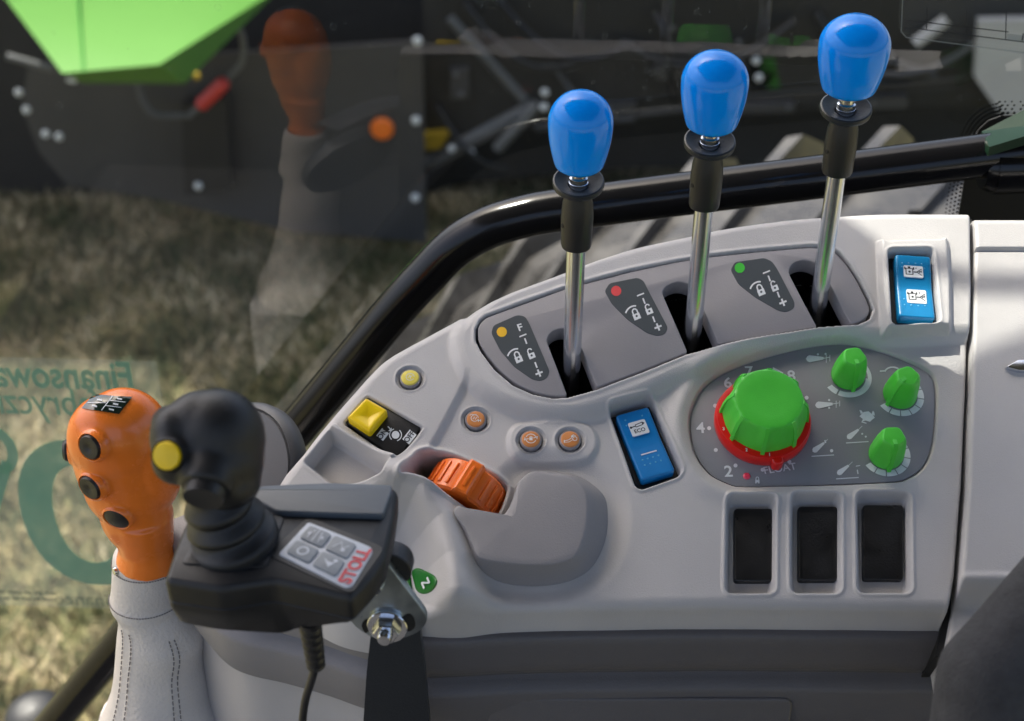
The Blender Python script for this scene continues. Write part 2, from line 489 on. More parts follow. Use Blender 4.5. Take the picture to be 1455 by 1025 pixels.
# housing of the right rocker
HOUS = [(1252,352),(1262,345),(1335,343),(1345,350),(1349,452),(1338,464),(1268,466),(1258,458)]
hs = psdf(smooth_closed(SP(HOUS, .010), 2), U, V)
z = z + (.0125 - z)*(1-sst(hs, -.0010, .0026))
def pocket(px, h, dep, rad, wall=.0016, lip=.0006):
    global z
    q = rpoly(SP(px, h), rad)
    d = psdf(q, U, V)
    z += lip*1.3*np.exp(-((d-.0011)/.0009)**2)
    z = z + (h - dep - z)*(1-sst(d, -wall, .0005))
POCK = {}
pocket([(1262,353),(1326,352),(1336,458),(1268,461)], .0125, .013, .0035, lip=.0004)
pocket([(864,580),(924,563),(969,668),(964,677),(911,695),(903,690)], .0005, .009, .003)
pocket([(1033,706),(1102,706),(1101,843),(1031,843)], 0, .0068, .004, wall=.0024)
pocket([(1124,703),(1195,703),(1195,843),(1124,843)], 0, .0068, .004, wall=.0024)
pocket([(1217,700),(1293,700),(1295,843),(1219,843)], 0, .0068, .004, wall=.0024)
# tray and yellow switch pocket on the left
pocket([(470,610),(431,657),(470,688),(545,688),(555,664)], .0028, .0085, .002, wall=.0032, lip=.0004)
rib = pline(SP([(474,606),(558,657)], .004), U, V)
z += .0026*(1-sst(rib, .0008, .0024))
pocket([(522,563),(601,608),(564,656),(488,602)], .0028, .0055, .0015, lip=.0002)
# buttons: recessed rings
BUTT = [(583,538,.0028),(676,597,0),(754.4,625.5,.0022),(810,625.5,.0022)]
TW = [(723.6,628),(727,612),(740,603),(782,600),(828,603),(843,612),(848,628),(843,644),(828,654),(785,656.5),(742,654),(728,644)]
tw = psdf(smooth_closed(SP(TW, .0015), 3), U, V)
z += .0022*(1-sst(tw, -.0012, .0022))
for bx, by, bh in BUTT:
    cu, cv = S(bx, by, bh); d = np.hypot(U-cu, V-cv)
    z -= .0012*(1-sst(d, .0072, .0078))
    z += .0004*np.exp(-((d-.0079)/.0006)**2)
    z -= .0045*(1-sst(d, .0056, .0061))
# thumbwheel slot
WSLOT = [(574,687),(592,651),(604,643.5),(628,643),(663,655.5),(698,673),(715,683),(719,692),(709,720),(698,733),(686,733),(645,711),(601,692),(580,688)]
ws = psdf(smooth_closed(SP(WSLOT, .003), 3), U, V)
z += .0022*np.exp(-((ws-.0018)/.0016)**2)
z = z + (-.036 - z)*(1-sst(ws, -.0030, .0006))
# well under the lever plate
pl = psdf(plate_out_uv, U, V)
z += .0006*np.exp(-((pl-.0011)/.0011)**2)
z = z + (-.030 - z)*(1-sst(pl, -.0010, .0002))
# outer edge roll-off
RR = .0065
e = np.clip(outl + RR, 0, None)
z -= np.where(e <= RR, RR - np.sqrt(np.maximum(RR*RR - np.minimum(e, RR)**2, 0)), RR + (e-RR)*2.3)
# straight right end at the gap
ue = np.interp(V, [S(1342,902)[1], S(1356,820)[1], S(1366,690)[1], S(1372,560)[1], S(1376,420)[1], S(1372,306)[1]],
               [S(1342,902)[0], S(1356,820)[0], S(1366,690)[0], S(1372,560)[0], S(1375.5,420)[0], S(1374,306)[0]])
dr = U - ue
er = np.clip(dr + .0015, 0, .0015)
z -= .0015 - np.sqrt(np.maximum(.0015**2 - er**2, 0))
z -= .03*sst(dr, 0, .0008)
# very slight sink marks so the moulding is not dead flat
z += .00022*np.sin(U*61+1)*np.sin(V*73) + .00014*np.sin(U*131+V*97)
ZG = z
def hgt(u, v):
    i = (u-U0)/STEP; j = (v-V0)/STEP; a = int(i); b = int(j); fa, fb = i-a, j-b
    return float(ZG[b,a]*(1-fa)*(1-fb)+ZG[b,a+1]*fa*(1-fb)+ZG[b+1,a]*(1-fa)*fb+ZG[b+1,a+1]*fa*fb)
def hnorm(u, v, e=.002):
    return Vector((-(hgt(u+e, v)-hgt(u-e, v))/(2*e), -(hgt(u, v+e)-hgt(u, v-e))/(2*e), 1)).normalized()
def grid_mesh(name, U, V, Z, keep, m, parent):
    ny, nx = U.shape
    co = np.stack([U, V, Z], -1).reshape(-1, 3)
    idx = np.arange(nx*ny).reshape(ny, nx)
    k = keep[:-1,:-1] & keep[1:,:-1] & keep[:-1,1:] & keep[1:,1:]
    q = np.stack([idx[:-1,:-1][k], idx[:-1,1:][k], idx[1:,1:][k], idx[1:,:-1][k]], -1)
    used, invx = np.unique(q.ravel(), return_inverse=True)
    co = co[used]; q = invx.reshape(-1, 4).astype(np.int32); n = len(q)
    me = bpy.data.meshes.new(name)
    me.vertices.add(len(co)); me.vertices.foreach_set('co', co.ravel().astype(np.float32))
    me.loops.add(n*4); me.loops.foreach_set('vertex_index', q.ravel())
    me.polygons.add(n); me.polygons.foreach_set('loop_start', np.arange(n, dtype=np.int32)*4)
    me.polygons.foreach_set('loop_total', np.full(n, 4, np.int32))
    me.update(calc_edges=True); me.shade_smooth()
    return link_mesh(name, me, m, parent)
keep = ((outl < .0008) | ((V < S(600,720)[1]) & (outl < .0095))) & (dr < .0012) & (pl > -.0014)
body = grid_mesh('body', U, V, z, keep, M_GREY, console)

bs = smooth_open([Vector((*S(x, y), 0)) for x, y in OUT[:14]], 4)
bq = []
for i_, q in enumerate(bs):
    t = (bs[min(i_+1, len(bs)-1)] - bs[max(i_-1, 0)]).normalized(); bq.append(q + Vector((-t.y, t.x, 0))*.0005)
mb = MB(); mb.loft([[(q.x, q.y, -RR-.0002) for q in bq], [(q.x, q.y-.004, -.05) for q in bq], [(q.x, q.y-.03, -.30) for q in bq]], False, False, closed=False)
mb.build('added_back_skirt', M_BLACK, console)  # black skirt added to darken the console's reflection in the pane
# --- lever plate
mb = MB(); mb.prism(plate_uv, -.004, HP, .0006, 3)
lever_plate = mb.build('lever_plate', M_PLATE, console)
mb = MB()
wp = ccw(inset(plate_out_uv, .0012))
mb.add([(x, y, .001) for x, y in wp] + [(x, y, -.05) for x, y in wp], [tuple(range(len(wp), 2*len(wp)))] + [(i, (i+1) % len(wp), len(wp)+(i+1) % len(wp), len(wp)+i) for i in range(len(wp))])
mb.build('lever_well', M_WELL, console)

STK = [([(698,474),(701,463),(735,448),(746,450),(752,460),(781,528),(777,538),(768,542),(757,540),(731,522),(711,499)], (713,472), M_DOTY,
        dict(dash=(743,477), t1=(747,485), lock=(754.4,503), t2=(761.6,519), plus=(766,530.5), larc=(736,508))),
       ([(859,414),(866,403),(906,395),(914,399),(919,409),(949,466),(945,475),(934,478),(920,474),(891,454),(869,432)], (875.5,413.7), M_DOTR,
        dict(dash=(910,419), t1=(915,428), lock=(921.6,440), t2=(929,454), plus=(935,465), larc=(903.6,447))),
       ([(1038,384),(1044,373),(1086,367),(1097,372),(1104,382),(1129,430),(1128,439),(1117,444),(1106,442),(1073,423),(1049,404)], (1051,381), M_DOTG,
        dict(dash=(1089,387), t1=(1093,396), lock=(1100,407), t2=(1106,419), plus=(1112.5,430), larc=(1080.6,412.6)))]
def lockicon(pr, x, y, s, rot, opened=False, solid=True):
    c, n = math.cos(rot), math.sin(rot)
    T = lambda a, b: (x + s*(a*c - b*n), y + s*(a*n + b*c))
    pr.poly([T(-.5,-.1),(T(.5,-.1)),T(.5,.75),T(-.5,.75)] if solid else [T(-.5,-.1),T(.5,-.1),T(.5,.75),T(-.5,.75)])
    pts = [(-.33,-.1),(-.33,-.5),(-.2,-.72),(0,-.8),(.2,-.72),(.33,-.5)] + ([] if opened else [(.33,-.1)])
    pr.stroke([T(*p) for p in pts], s*.2)
for pxs, dot, dm, ic in STK:
    st = ccw(rpoly(SP(pxs, HP), .0016, 3))
    mb = MB(); mb.prism(st, HP-.0004, HP+.00025, .0001, 1)
    sk = mb.build('sticker', M_STICK, lever_plate)
    f = lambda x, y: S(x, y, HP+.0003)
    p = Print(HP+.0004, f); p.disc(*dot, 7.2); p.make('colour_dot', dm, lever_plate)
    p = Print(HP+.0004, f)
    a = R(-22)
    x, y = ic['dash']; p.stroke([(x-5,y+2),(x+5,y-2)], 2)
    for k in ('t1', 't2'):
        x, y = ic[k]; p.stroke([(x-1.5,y-4),(x+1.5,y+4)], 2.2)
    lockicon(p, *ic['lock'], 9.4, a, True); lockicon(p, *ic['larc'], 10.2, a)
    x, y = ic['larc']; p.arc(x-1, y+2, 14, 195, 275, 2.2)
    x, y = ic['plus']; p.stroke([(x-5,y+2),(x+5,y-2)], 2.6); p.stroke([(x-2,y-5),(x+2,y+5)], 2.6)
    if dm is M_DOTY: p.text('F', 739, 466, .0062, R(18), .02)
    p.make('symbols', M_WHITE, lever_plate)
    p = Print(HP+.0005, f)
    for k in ('lock', 'larc'):
        x, y = ic[k]; p.disc(x+1, y+2.6, 1.7, 8)
    p.make('keyholes', M_STICK, lever_plate)

# --- dial plate and its print
mb = MB(); mb.prism(dial_uv, HD-.001, HD, .0003, 2)
dial_plate = mb.build('dial_panel', M_DIAL, console)
fd = lambda x, y: S(x, y, HD)
p = Print(HD+.00025, fd)
for t, x, y in (('2',1035,671),('4',995.5,609),('6',1034,545),('8',1124.4,535),('7',1064,529)): p.text(t, x, y, .0088, 0, .02)
p.text('FLOAT', 1108, 666.5, .0056, R(9), .015)
for x, y in ((1007.5,609),(1017,640),(1045,662),(1083.5,668),(1121.5,656.7),(1146,565.7),(1016,577)): p.disc(x, y, 2.9, 10)
# mower/plough symbol beside the 8
p.poly([(1098,522),(1113,530),(1108,536),(1097,537)]); p.disc(1103, 536, 4, 10)
def arm(x, y, rot, s=1.0, line=True, extra=None):
    c, n = math.cos(rot), math.sin(rot); T = lambda a, b: (x+s*(a*c-b*n), y+s*(a*n+b*c))
    p.poly([T(-11,-3.5),T(-8,-5),T(12,-1.8),T(12,1.8),T(-8,5),T(-11,3.5),T(-13,0)])
    p.stroke([T(12,0),T(21,-1)], .9*s)
arm(1158, 510, R(-2)); p.stroke([(1170,510),(1178,508)], 1); p.stroke([(1174,505),(1174,516)], 1); p.stroke([(1179,505),(1179,514)], 1)
arm(1171, 575.5, R(-4)); p.stroke([(1188,570),(1188,580)], 1); p.stroke([(1193,570),(1193,578)], 1)
for x, y in ((1162,504),(1173,503.5),(1178,569),(1178,580)): p.disc(x, y, 1.6, 8)
for x, y in ((1165,638),(1214,619),(1200,670)):
    arm(x-2, y-2, R(-38), .82); p.stroke([(x-12,y+11),(x+20,y+9)], 1.4)
p.stroke([(1172,626),(1173,630)], 2.2); p.disc(1181.5, 641, 2.4, 8); p.disc(1225, 617, 1.5, 6); p.disc(1230, 621, 1.5, 6)
p.stroke([(1216,663),(1222,662)], 1.2); p.stroke([(1218,668),(1219,674)], 1.6)
# hare
p.poly([(1221,592),(1227,586),(1234,585),(1240,590),(1243,594),(1239,597),(1236,600),(1230,598),(1224,600),(1226,596)])
p.poly([(1223,589),(1221,583),(1224,584),(1226,587)]); p.poly([(1238,590),(1240,584),(1242,586),(1243,591)]); p.stroke([(1224,600),(1231,602)], 1.4)
# tortoise arc under knob
p.arc(1268, 530, 11, 190, 345, 2.2, 14, .7); p.stroke([(1250,528),(1258,527.5)], 2)
lockicon(p, 1076, 683, 6, 0)
SMALL = [(1204,535,R(-82),40), (1278,562,R(-128),36), (1258,646,R(-88),36)]
def ringseg(cx, cy, r0, r1, a0, a1, n=10):
    cu, cv = S(cx, cy, HD); z_ = HD+.00025
    q = [(cu+r1*math.cos(R(a0+(a1-a0)*i/n)), cv+r1*math.sin(R(a0+(a1-a0)*i/n)), z_) for i in range(n+1)]
    q += [(cu+r0*math.cos(R(a0+(a1-a0)*i/n)), cv+r0*math.sin(R(a0+(a1-a0)*i/n)), z_) for i in range(n, -1, -1)]
    p.add(q, [(i, i+1, 2*n-i, 2*n+1-i) for i in range(n)])
K = .000368
cx, cy = 1203, 535
ringseg(cx, cy, 27*K, 35.5*K, -148, -122); ringseg(cx, cy, 27*K, 35.5*K, -118, -8, 24); ringseg(cx, cy, 30*K, 35.5*K, -8, 28, 10)
for cx, cy in ((1278,562), (1258,646)):
    for i in range(7): ringseg(cx, cy, 25.5*K, 34.5*K, -150+28*i, -150+28*i+25.5, 6)
p.make('dial_symbols', M_PALE, dial_plate)
p = Print(HD+.0004, fd); p.disc(1076, 687.5, 1.4, 8); p.make('lock_keyhole', M_DIAL, dial_plate)
p = Print(HD+.0004, fd); p.disc(1104, 532, 2.6, 8); p.make('symbol_hole', M_DIAL, dial_plate)
mb = MB(); mb.lathe([(.0019,-.0005),(.0019,.0003),(.0012,.0008)], 14, Matrix.Translation((*S(1061,677,HD), HD)))
mb.build('warning_lamp', M_LED, dial_plate)

# --- blank covers in the three pockets
for (x0, x1, y0, y1) in ((1043,1098,722,826), (1134,1190,719,825), (1226,1284,717,824)):
    q = rpoly(SP([(x0,y0),(x1,y0),(x1,y1),(x0,y1)], -.0035), .0022)
    mb = MB(); mb.prism(ccw(q), -.0075, -.0036, .0009, 3); mb.build('switch_blank', M_BLANK, console)

mb = MB()
for i_ in range(260):
    x_, y_ = random.uniform(420, 1360), random.uniform(330, 850)
    u_, v_ = S(x_, y_)
    if not (U0+.01 < u_ < U1-.01 and V0+.01 < v_ < V1-.01): continue
    if hgt(u_, v_) < -.001 or abs(hgt(u_+.002, v_)-hgt(u_-.002, v_)) > .0012: continue
    r_ = random.choice((.00012, .00016, .00022)); h_ = hgt(u_, v_)
    mb.add([(u_-r_, v_, h_), (u_, v_-r_*.7, h_), (u_+r_*1.2, v_, h_), (u_, v_+r_, h_), (u_, v_, h_+r_*.9)], [(0,1,4),(1,2,4),(2,3,4),(3,0,4)])
o = mb.build('dust_specks', M_TAUPE, console, ang=0); o['kind'] = 'stuff'
# --- palm pad (raised, darker)
pad_base = smooth_closed(SP(sd_pad_px, -.001), 5)
PT = [(648,734),(648,725),(655,721),(670,732),(690,743),(709,739),(723,724),(733,699),(739,685),(758,672),(783,676),(808,680),(826,696),(832,724),(827,762),(814,790),(788,800),(750,801),(702,796),(679,789),(671,769),(660,746)]
PH_ = .0125
pad_top = smooth_closed(SP(PT, PH_), 5)
rings = []
n = len(pad_base)
for k in range(12):
    t = k/11
    rr = []
    for i in range(n):
        a = Vector(pad_base[i]); b = Vector(pad_top[i])
        s = t; hz = -.003 + (PH_+.003)*(t/.92 if t < .9 else .985 + .015*(t-.9)/.1)
        q = a.lerp(b, s); rr.append((q.x, q.y, hz))
    rings.append(rr)
ctr = Vector((sum(q[0] for q in pad_top)/n, sum(q[1] for q in pad_top)/n))
for k in range(1, 9):
    t = k/9
    rings.append([(*(Vector(q).lerp(ctr, t)), PH_ + .0012*(1-(1-t)**2)) for q in pad_top])
mb = MB(); mb.loft(rings, False, True); mb.build('palm_pad', M_PAD, console, ang=60)

# --- thumbwheel
wa = Vector(S(643.6,703,.006)); wb = Vector(S(666.5,666,.006)); wd = (wb-wa).normalized()
wc = Vector(S(661,689,.0))
WM = Matrix.Translation((*wc, -.0125)) @ Matrix(((wd.y, 0, wd.x, 0), (-wd.x, 0, wd.y, 0), (0, 1, 0, 0), (0, 0, 0, 1)))
wheel = thing('thumbwheel', 'orange ribbed thumbwheel set in the slot above the dark grey palm pad', 'thumbwheel', CM @ WM)
RW, HWD = .0205, .0092
mb = MB(); mb.lathe([(RW*.55,-HWD),(RW-.0012,-HWD),(RW,-HWD+.0012),(RW,HWD-.0012),(RW-.0012,HWD),(RW*.55,HWD)], 72)
mb.build('drum', M_ORW, wheel)
for i in range(26):
    a0 = 2*math.pi*i/26
    if 66 < (math.degrees(a0)+0) % 360 < 102: continue
    mb = MB(); M = Matrix.Rotation(a0, 4, 'Z') @ Matrix.Translation((RW, 0, 0))
    mb.prism(rrect(.0022, .0128, .0007, 3), -.0008, .0009, .0003, 2, M @ Matrix.Rotation(math.pi/2, 4, 'Y') @ Matrix.Rotation(math.pi/2, 4, 'Z'))
    mb.build('grip_rib', M_ORW, wheel)
mb = MB()
M = Matrix.Rotation(R(84), 4, 'Z') @ Matrix.Translation((RW, 0, 0)) @ Matrix.Rotation(math.pi/2, 4, 'Y') @ Matrix.Rotation(math.pi/2, 4, 'Z')
mb.loft([[(-.0052,-HWD,-.002),(.0052,-HWD,-.002),(.0052,HWD,-.002),(-.0052,HWD,-.002)],[(-.0036,-HWD,.0032),(.0036,-HWD,.0032),(.0036,HWD,.0032),(-.0036,HWD,.0032)],[(-.0028,-HWD+.0008,.0038),(.0028,-HWD+.0008,.0038),(.0028,HWD-.0008,.0038),(-.0028,HWD-.0008,.0038)]], True, True, M)
mb.prism(rrect(.0018,.012,.0006,3), .0034, .0045, .0003, 2, M)
mb.build('finger_ridge', M_ORW, wheel)

# --- push buttons
def push_button(px, py, h, capm, label, icon):
    u, v = S(px, py, h)
    b = thing('push_button', label, 'push button', cplace(u, v, h), 'round push buttons on the console')
    mb = MB(); mb.lathe([(.0055,-.0035),(.0055,.0001),(.0050,.0007),(.0046,.0007)], 36); mb.build('bezel', M_PLATE, b)
    mb = MB(); mb.lathe([(.0047,-.001),(.0047,.0007),(.0041,.0013),(.0025,.0015),(.0006,.0016)], 36); mb.build('cap', capm, b)
    p = Print(.00165); icon(p); p.make('icon', M_WHITE if capm is not M_YELB else M_WHITE, b)
    return b
def ic_beacon(p):
    p.arc(0, 0, .0021, 0, 330, .00035); p.stroke([(-.0012,-.0004),(.0012,.0007)], .0003); p.stroke([(-.0003,.0012),(.0004,-.0012)], .0003)
def ic_engine(p):
    p.stroke([(-.003,.0015),(-.0028,.0025),(-.001,.0022),(.0004,.0022)], .00035); p.arc(-.0005, .0002, .0019, 0, 340, .00035)
    p.stroke([(-.0014,-.0004),(-.0008,.001),(-.0001,-.0006),(.0005,.0009)], .0004); p.stroke([(.0014,-.002),(.0014,-.0005)], .0004); p.stroke([(.0026,-.002),(.0026,-.0005)], .0004); p.stroke([(.0014,-.0012),(.0026,-.0012)], .0004)
def ic_diff(p):
    p.arc(0, 0, .0026, 20, 160, .0004); p.arc(0, 0, .0026, 200, 340, .0004)
    p.stroke([(-.0036,-.0006),(-.0012,-.0001)], .0004); p.stroke([(.0012,.0003),(.0036,.0010)], .0004)
    p.poly([(-.0008,-.001),(.0008,-.001),(.0008,.0006),(-.0008,.0006)]); p.arc(0, .0006, .0006, 0, 180, .0003, 8)
    for s in (-1, 1): p.stroke([(s*.0031,-.0008+s*.0004),(s*.0031,.0010+s*.0004)], .0004)
def ic_axle(p):
    p.stroke([(-.0030,-.0014),(-.0008,-.0008),(.0008,.0004),(.0006,.0014),(.0016,.0022),(.0028,.0014)], .00035)
    p.stroke([(-.0030,-.0022),(-.0006,-.0020),(.0012,-.0008)], .0003); p.arc(.0024, -.0001, .0011, 0, 350, .0004); p.disc(.0012, .0014, .0006, 10)
    p.stroke([(-.003,-.0024),(-.003,-.0009)], .0005)
push_button(*BUTT[0], M_YELB, 'round yellow push button near the upper edge above the yellow toggle', ic_beacon)
push_button(*BUTT[1], M_ORB, 'single orange push button alone between yellow toggle and the button pair', ic_engine)
push_button(*BUTT[2], M_ORB, 'orange push button with lock and axle icon, left one on the oval pad', ic_diff)
push_button(*BUTT[3], M_ORB, 'orange push button with linkage icon, right one on the oval pad', ic_axle)

# --- yellow toggle on black plate
q = SP([(522,563),(601,608),(564,656),(488,602)], -.0002)
q = ccw(q)
ctr = Vector((sum(a[0] for a in q)/4, sum(a[1] for a in q)/4))
xa = Vector(S(601,608,.0)) - Vector(S(522,563,.0)); rt = math.atan2(xa.y, xa.x)
tog = thing('toggle_switch', 'yellow guarded toggle switch on a black plate marked ON and OFF', 'switch', cplace(ctr.x, ctr.y, .0028, rt))
inv = tog.matrix_world.inverted()
def loc2(u, v): w = inv @ C3(u, v, .0028); return (w.x, w.y)
ql = [loc2(*a) for a in q]
mb = MB(); mb.prism(ccw(inset(ql, .0006)), -.005, -.0012, .0004, 2); mb.build('black_plate', M_BLACK, tog)
ft = lambda x, y: loc2(*S(x, y, .0020))
p = Print(-.0009, ft)
tr = R(57) - rt
for t, x, y, wd_ in (('ON',543.6,617.5,11), ('OFF',581.8,621,14)):
    a = R(-52); c, n = math.cos(a), math.sin(a)
    pts = [(x+wd_*i*.62*c - 6.2*j*n, y+wd_*i*.62*n + 6.2*j*c) for i, j in ((-1,-1),(1,-1),(1,1),(-1,1))]
    p.stroke(pts + [pts[0]], 1.4) if t == 'x' else p.poly(pts)
p.arc(562, 618, 8.5, 130, 255, 1.3); p.arc(562, 618, 8.5, -50, 75, 1.3); p.disc(562, 618, 5.6, 14); p.stroke([(551,606),(556,611)], 1.6); p.poly([(557,613),(551.5,612.5),(556.5,607.5)])
p.make('plate_marks', M_WHITE, tog)
p = Print(-.00075, ft)
p.text('ON', 543.6, 617.5, .0040, tr, .02); p.text('OFF', 581.8, 621, .0040, tr, .02)
p.make('lettering', M_INK, tog)
tq = [loc2(*a) for a in SP([(520,565),(551,583),(525,614),(493,593)], .0075)]
tq = ccw(tq); tc_ = Vector((sum(a[0] for a in tq)/4, sum(a[1] for a in tq)/4))
tr_ = ccw(rpoly(tq, .0014, 3))
rings = [[(*(tc_ + (Vector(a)-tc_)*1.0), -.001) for a in tr_]] + [[(*a, .0038) for a in tr_], [(*a, .0044) for a in inset(tr_, .0003)], [(*a, .0047) for a in inset(tr_, .0008)]]
n = len(tr_); _ins = inset(tr_, .0008); _dc = tc_ + (tc_-Vector(tq[0]))*0 + Vector((.0012, 0))
for k in range(1, 11):
    t = k/10
    _q = [Vector(a_).lerp(tc_, t) for a_ in _ins]
    rings.append([(*a_, .0047 - .0019*math.exp(-((a_-_dc).length/.0042)**2)*min(1, t*3)) for a_ in _q])
mb = MB(); mb.loft(rings, True, True); mb.build('toggle', M_YEL, tog, ang=65)

# --- rocker switches
def rocker(face_px, h, label, m, name, iconfn, lean):
    q = SP(face_px, h); c = Vector((sum(a[0] for a in q)/4, sum(a[1] for a in q)/4))
    top = (Vector(q[0])+Vector(q[1]))/2; bot = (Vector(q[2])+Vector(q[3]))/2
    ax = top-bot; rot = math.atan2(ax.y, ax.x) - math.pi/2
    L = ax.length; Wd = ((Vector(q[1])-Vector(q[0])).length + (Vector(q[2])-Vector(q[3])).length)/2
    r = thing(name, label, 'switch', cplace(c.x, c.y, h, rot), 'blue rocker switches')
    def zf(x, y): return lean*abs(y)/(L/2)*.0014 - .0006
    # rocker body with a shallow V profile, subdivided along its length
    rings = []
    for (ins, dz) in ((0, -.006), (0, -.0008), (.0003, -.0003), (.0008, 0)):
        rr = []
        base = rrect(Wd-2*ins, L-2*ins, .0016, 4)
        # add points along the long sides
        pts = []
        for i in range(len(base)):
            a = Vector(base[i]); b = Vector(base[(i+1) % len(base)])
            kk = 10 if (b-a).length > L*.5 else 1
            for k in range(kk): pts.append(a.lerp(b, k/kk))
        rings.append([(p_.x, p_.y, dz + (zf(p_.x, p_.y) if dz > -.005 else 0)) for p_ in pts])
    n = len(rings[-1])
    for k in range(1, 7): rings.append([(x*(1-k/6), y, zf(x, y)) for x, y, _ in rings[3]])
    mb = MB(); mb.loft(rings, True, False); body_ = mb.build('rocker', m, r, ang=50)
    mb = MB(); mb.box((-Wd/2-.0022,-L/2-.0026,-.0085),(Wd/2+.0022,L/2+.0026,-.0055)); mb.build('socket', M_BLACK, r)
    iconfn(r, Wd, L, zf)
    return r
def dots(r, pts, m, zf):
    mb = MB()
    for x, y in pts: mb.lathe([(.00052,-.0002),(.0005,.0001),(.0002,.0003)], 8, Matrix.Translation((x, y, zf(x, y))))
    mb.build('raised_dots', m, r)
def label_card(r, cx, cy, w, h_, zf, drawing, m=M_WHITE, ks=1.0):
    p = Print(0); pts = rrect(w, h_, .0008, 3, cx, cy)
    zt = max(zf(x, y) for x, y in pts)
    mb = MB(); mb.prism(pts, zf(cx, cy)-.0003, zt+.00022, 0); card = mb.build('icon_card', m, r, ang=0)
    q = Print(zt+.0003, lambda x, y: (cx+ks*x, cy+ks*y)); drawing(q); q.make('icon', M_INK, card)
M_RDOT = mat('rocker_dot', (.10, .38, .62), .35)
def eco(r, W_, L_, zf):
    def dr(q):
        q.stroke([(-.0033,.0010),(-.001,.0012)], .0005); q.disc(-.0033, .0010, .0006, 8); q.stroke([(-.001,.0006),(.0022,.0010),(.0022,.0022),(-.001,.0018),(-.001,.0006)], .0004)
        q.poly([(.0022,.0008),(.0034,.0016),(.0022,.0026)]); q.text('ECO', 0, -.0015, .0030, 0, .02)
    label_card(r, 0, L_*.235, .0092, .0082, zf, dr, ks=1.15)
    dots(r, [(-.0045,-.0088),(-.0017,-.0088),(.0012,-.0088),(.0042,-.0088),(-.0045,-.0120),(-.0015,-.0120),(.0014,-.0120),(.0043,-.0120),(-.0055,.0125),(-.005,.0155),(.0042,.0155)], M_RDOT, zf)
    p = Print(zf(0, -.0055)+.0003); p.stroke([(-.0042,-.0058),(.0042,-.0058)], .0007); p.make('pale_line', M_PALE, r)
def spray(n5):
    def dr(q):
        q.stroke([(-.0030,-.0016),(-.0003,-.0016),(-.0003,.0013),(-.0030,.0013)], .0005, True); q.poly([(-.0022,.0013),(-.0012,.0013),(-.0012,.0023),(-.0022,.0023)])
        q.stroke([(-.0034,.0008),(-.0034,.002)], .0005); q.stroke([(.0001,.0008),(.0001,.002)], .0005); q.disc(-.0016, -.0003, .0005, 8)
        q.stroke([(0,-.0003),(.0016,-.0003)], .0005); q.stroke([(.0012,-.0003),(.0033,.0014)], .0003); q.stroke([(.0012,-.0003),(.0033,-.0018)], .0003); q.stroke([(.0018,.0002),(.0034,-.0002)], .0003); q.stroke([(.002,-.0006),(.0034,.0006)], .0003)
        if n5: q.text('5', .0012, .0017, .0018, 0, .02)
        else: q.stroke([(.0006,.0016),(.0014,.0017)], .0003)
    return dr
def two(r, W_, L_, zf):
    label_card(r, -.0002, L_*.24, .0104, .0074, zf, spray(False), ks=1.35); label_card(r, .0006, -L_*.16, .0104, .0088, zf, spray(True), ks=1.35)
    dots(r, [(-.006,.0150),(-.0025,.0152),(.0012,.0152),(.0045,.0152),(-.0062,.0125),(.0058,.0125),(-.006,-.0085),(-.006,-.0125),(-.0025,-.0125),(.0012,-.0125),(.0048,-.0122),(.0058,-.0085)], M_RDOT, zf)
rocker([(875,593),(920,577),(958,668),(913,685)], -.0005, 'blue rocker switch with white ECO card, tilted left of the dials', M_ROCK, 'rocker_switch', eco, 1.0)
rocker([(1272,366),(1321,363.5),(1328,452),(1277,453.5)], .0095, 'blue rocker switch with two white spray icons, in sunlit raised housing', M_ROCK2, 'rocker_switch', two, 1.3)

# --- main dial
u, v = S(1082, 603, HD)
dial = thing('rotary_dial', 'large green fluted dial with a red base ring on the oval panel', 'dial', cplace(u, v, HD))
mb = MB(); mb.lathe([(.0242,0),(.0247,.0010),(.0248,.0048),(.0244,.0062),(.0240,.0068),(.0238,.0082),(.0215,.0088)], 64)
ptr = R(-78)
M = Matrix.Rotation(ptr, 4, 'Z')
mb.prism(rpoly([(.0225,-.0034),(.0268,-.0026),(.0278,0),(.0268,.0026),(.0225,.0034)], .0008, 3), .0004, .0070, .0012, 3, M)
ring_ = mb.build('red_ring', M_RED, dial)
p = Print(.0089); 
for t, a in (('2',-118),('1',-88),('3',-160)): p.text(t, .0226*math.cos(R(a)), .0226*math.sin(R(a)), .0026, 0, .02)
p.make('ring_numbers', M_WHITE, ring_)
def fl(a, zz):
    k = abs(math.cos(4*a+.5)); s = min(1, max(0, (zz-.0070)/.004))*min(1, max(0, (.0266-zz)/.003))
    amp = .045 + .050*min(1, max(0, (zz-.008)/.014))
    return 1 - amp*s*(1-k**5)
mb = MB(); mb.lathe([(.0181,.0078),(.0211,.0080),(.0214,.0092),(.0213,.0125),(.0210,.0165),(.0204,.0205),(.0194,.0235),(.0182,.0254),(.0170,.0263),(.0157,.0266),(.0106,.0261),(.0035,.0260)], 128, mod=fl)
mb.build('green_cap', M_GREEN, dial)
for i in range(8):
    a = (i*math.pi - .5)/4
    M = Matrix.Rotation(a, 4, 'Z')
    mb = MB()
    prof = [(.0140,.0240),(.0176,.0265),(.0203,.0226),(.0219,.0160),(.0228,.0085),(.0224,.0066),(.0177,.0066)]
    rr = [[(x, -.0010*s, z_) for x, z_ in prof] for s in (1, -1)]
    mb.loft(rr, True, True, M); mb.build('grip_fin', M_GREEN, dial)

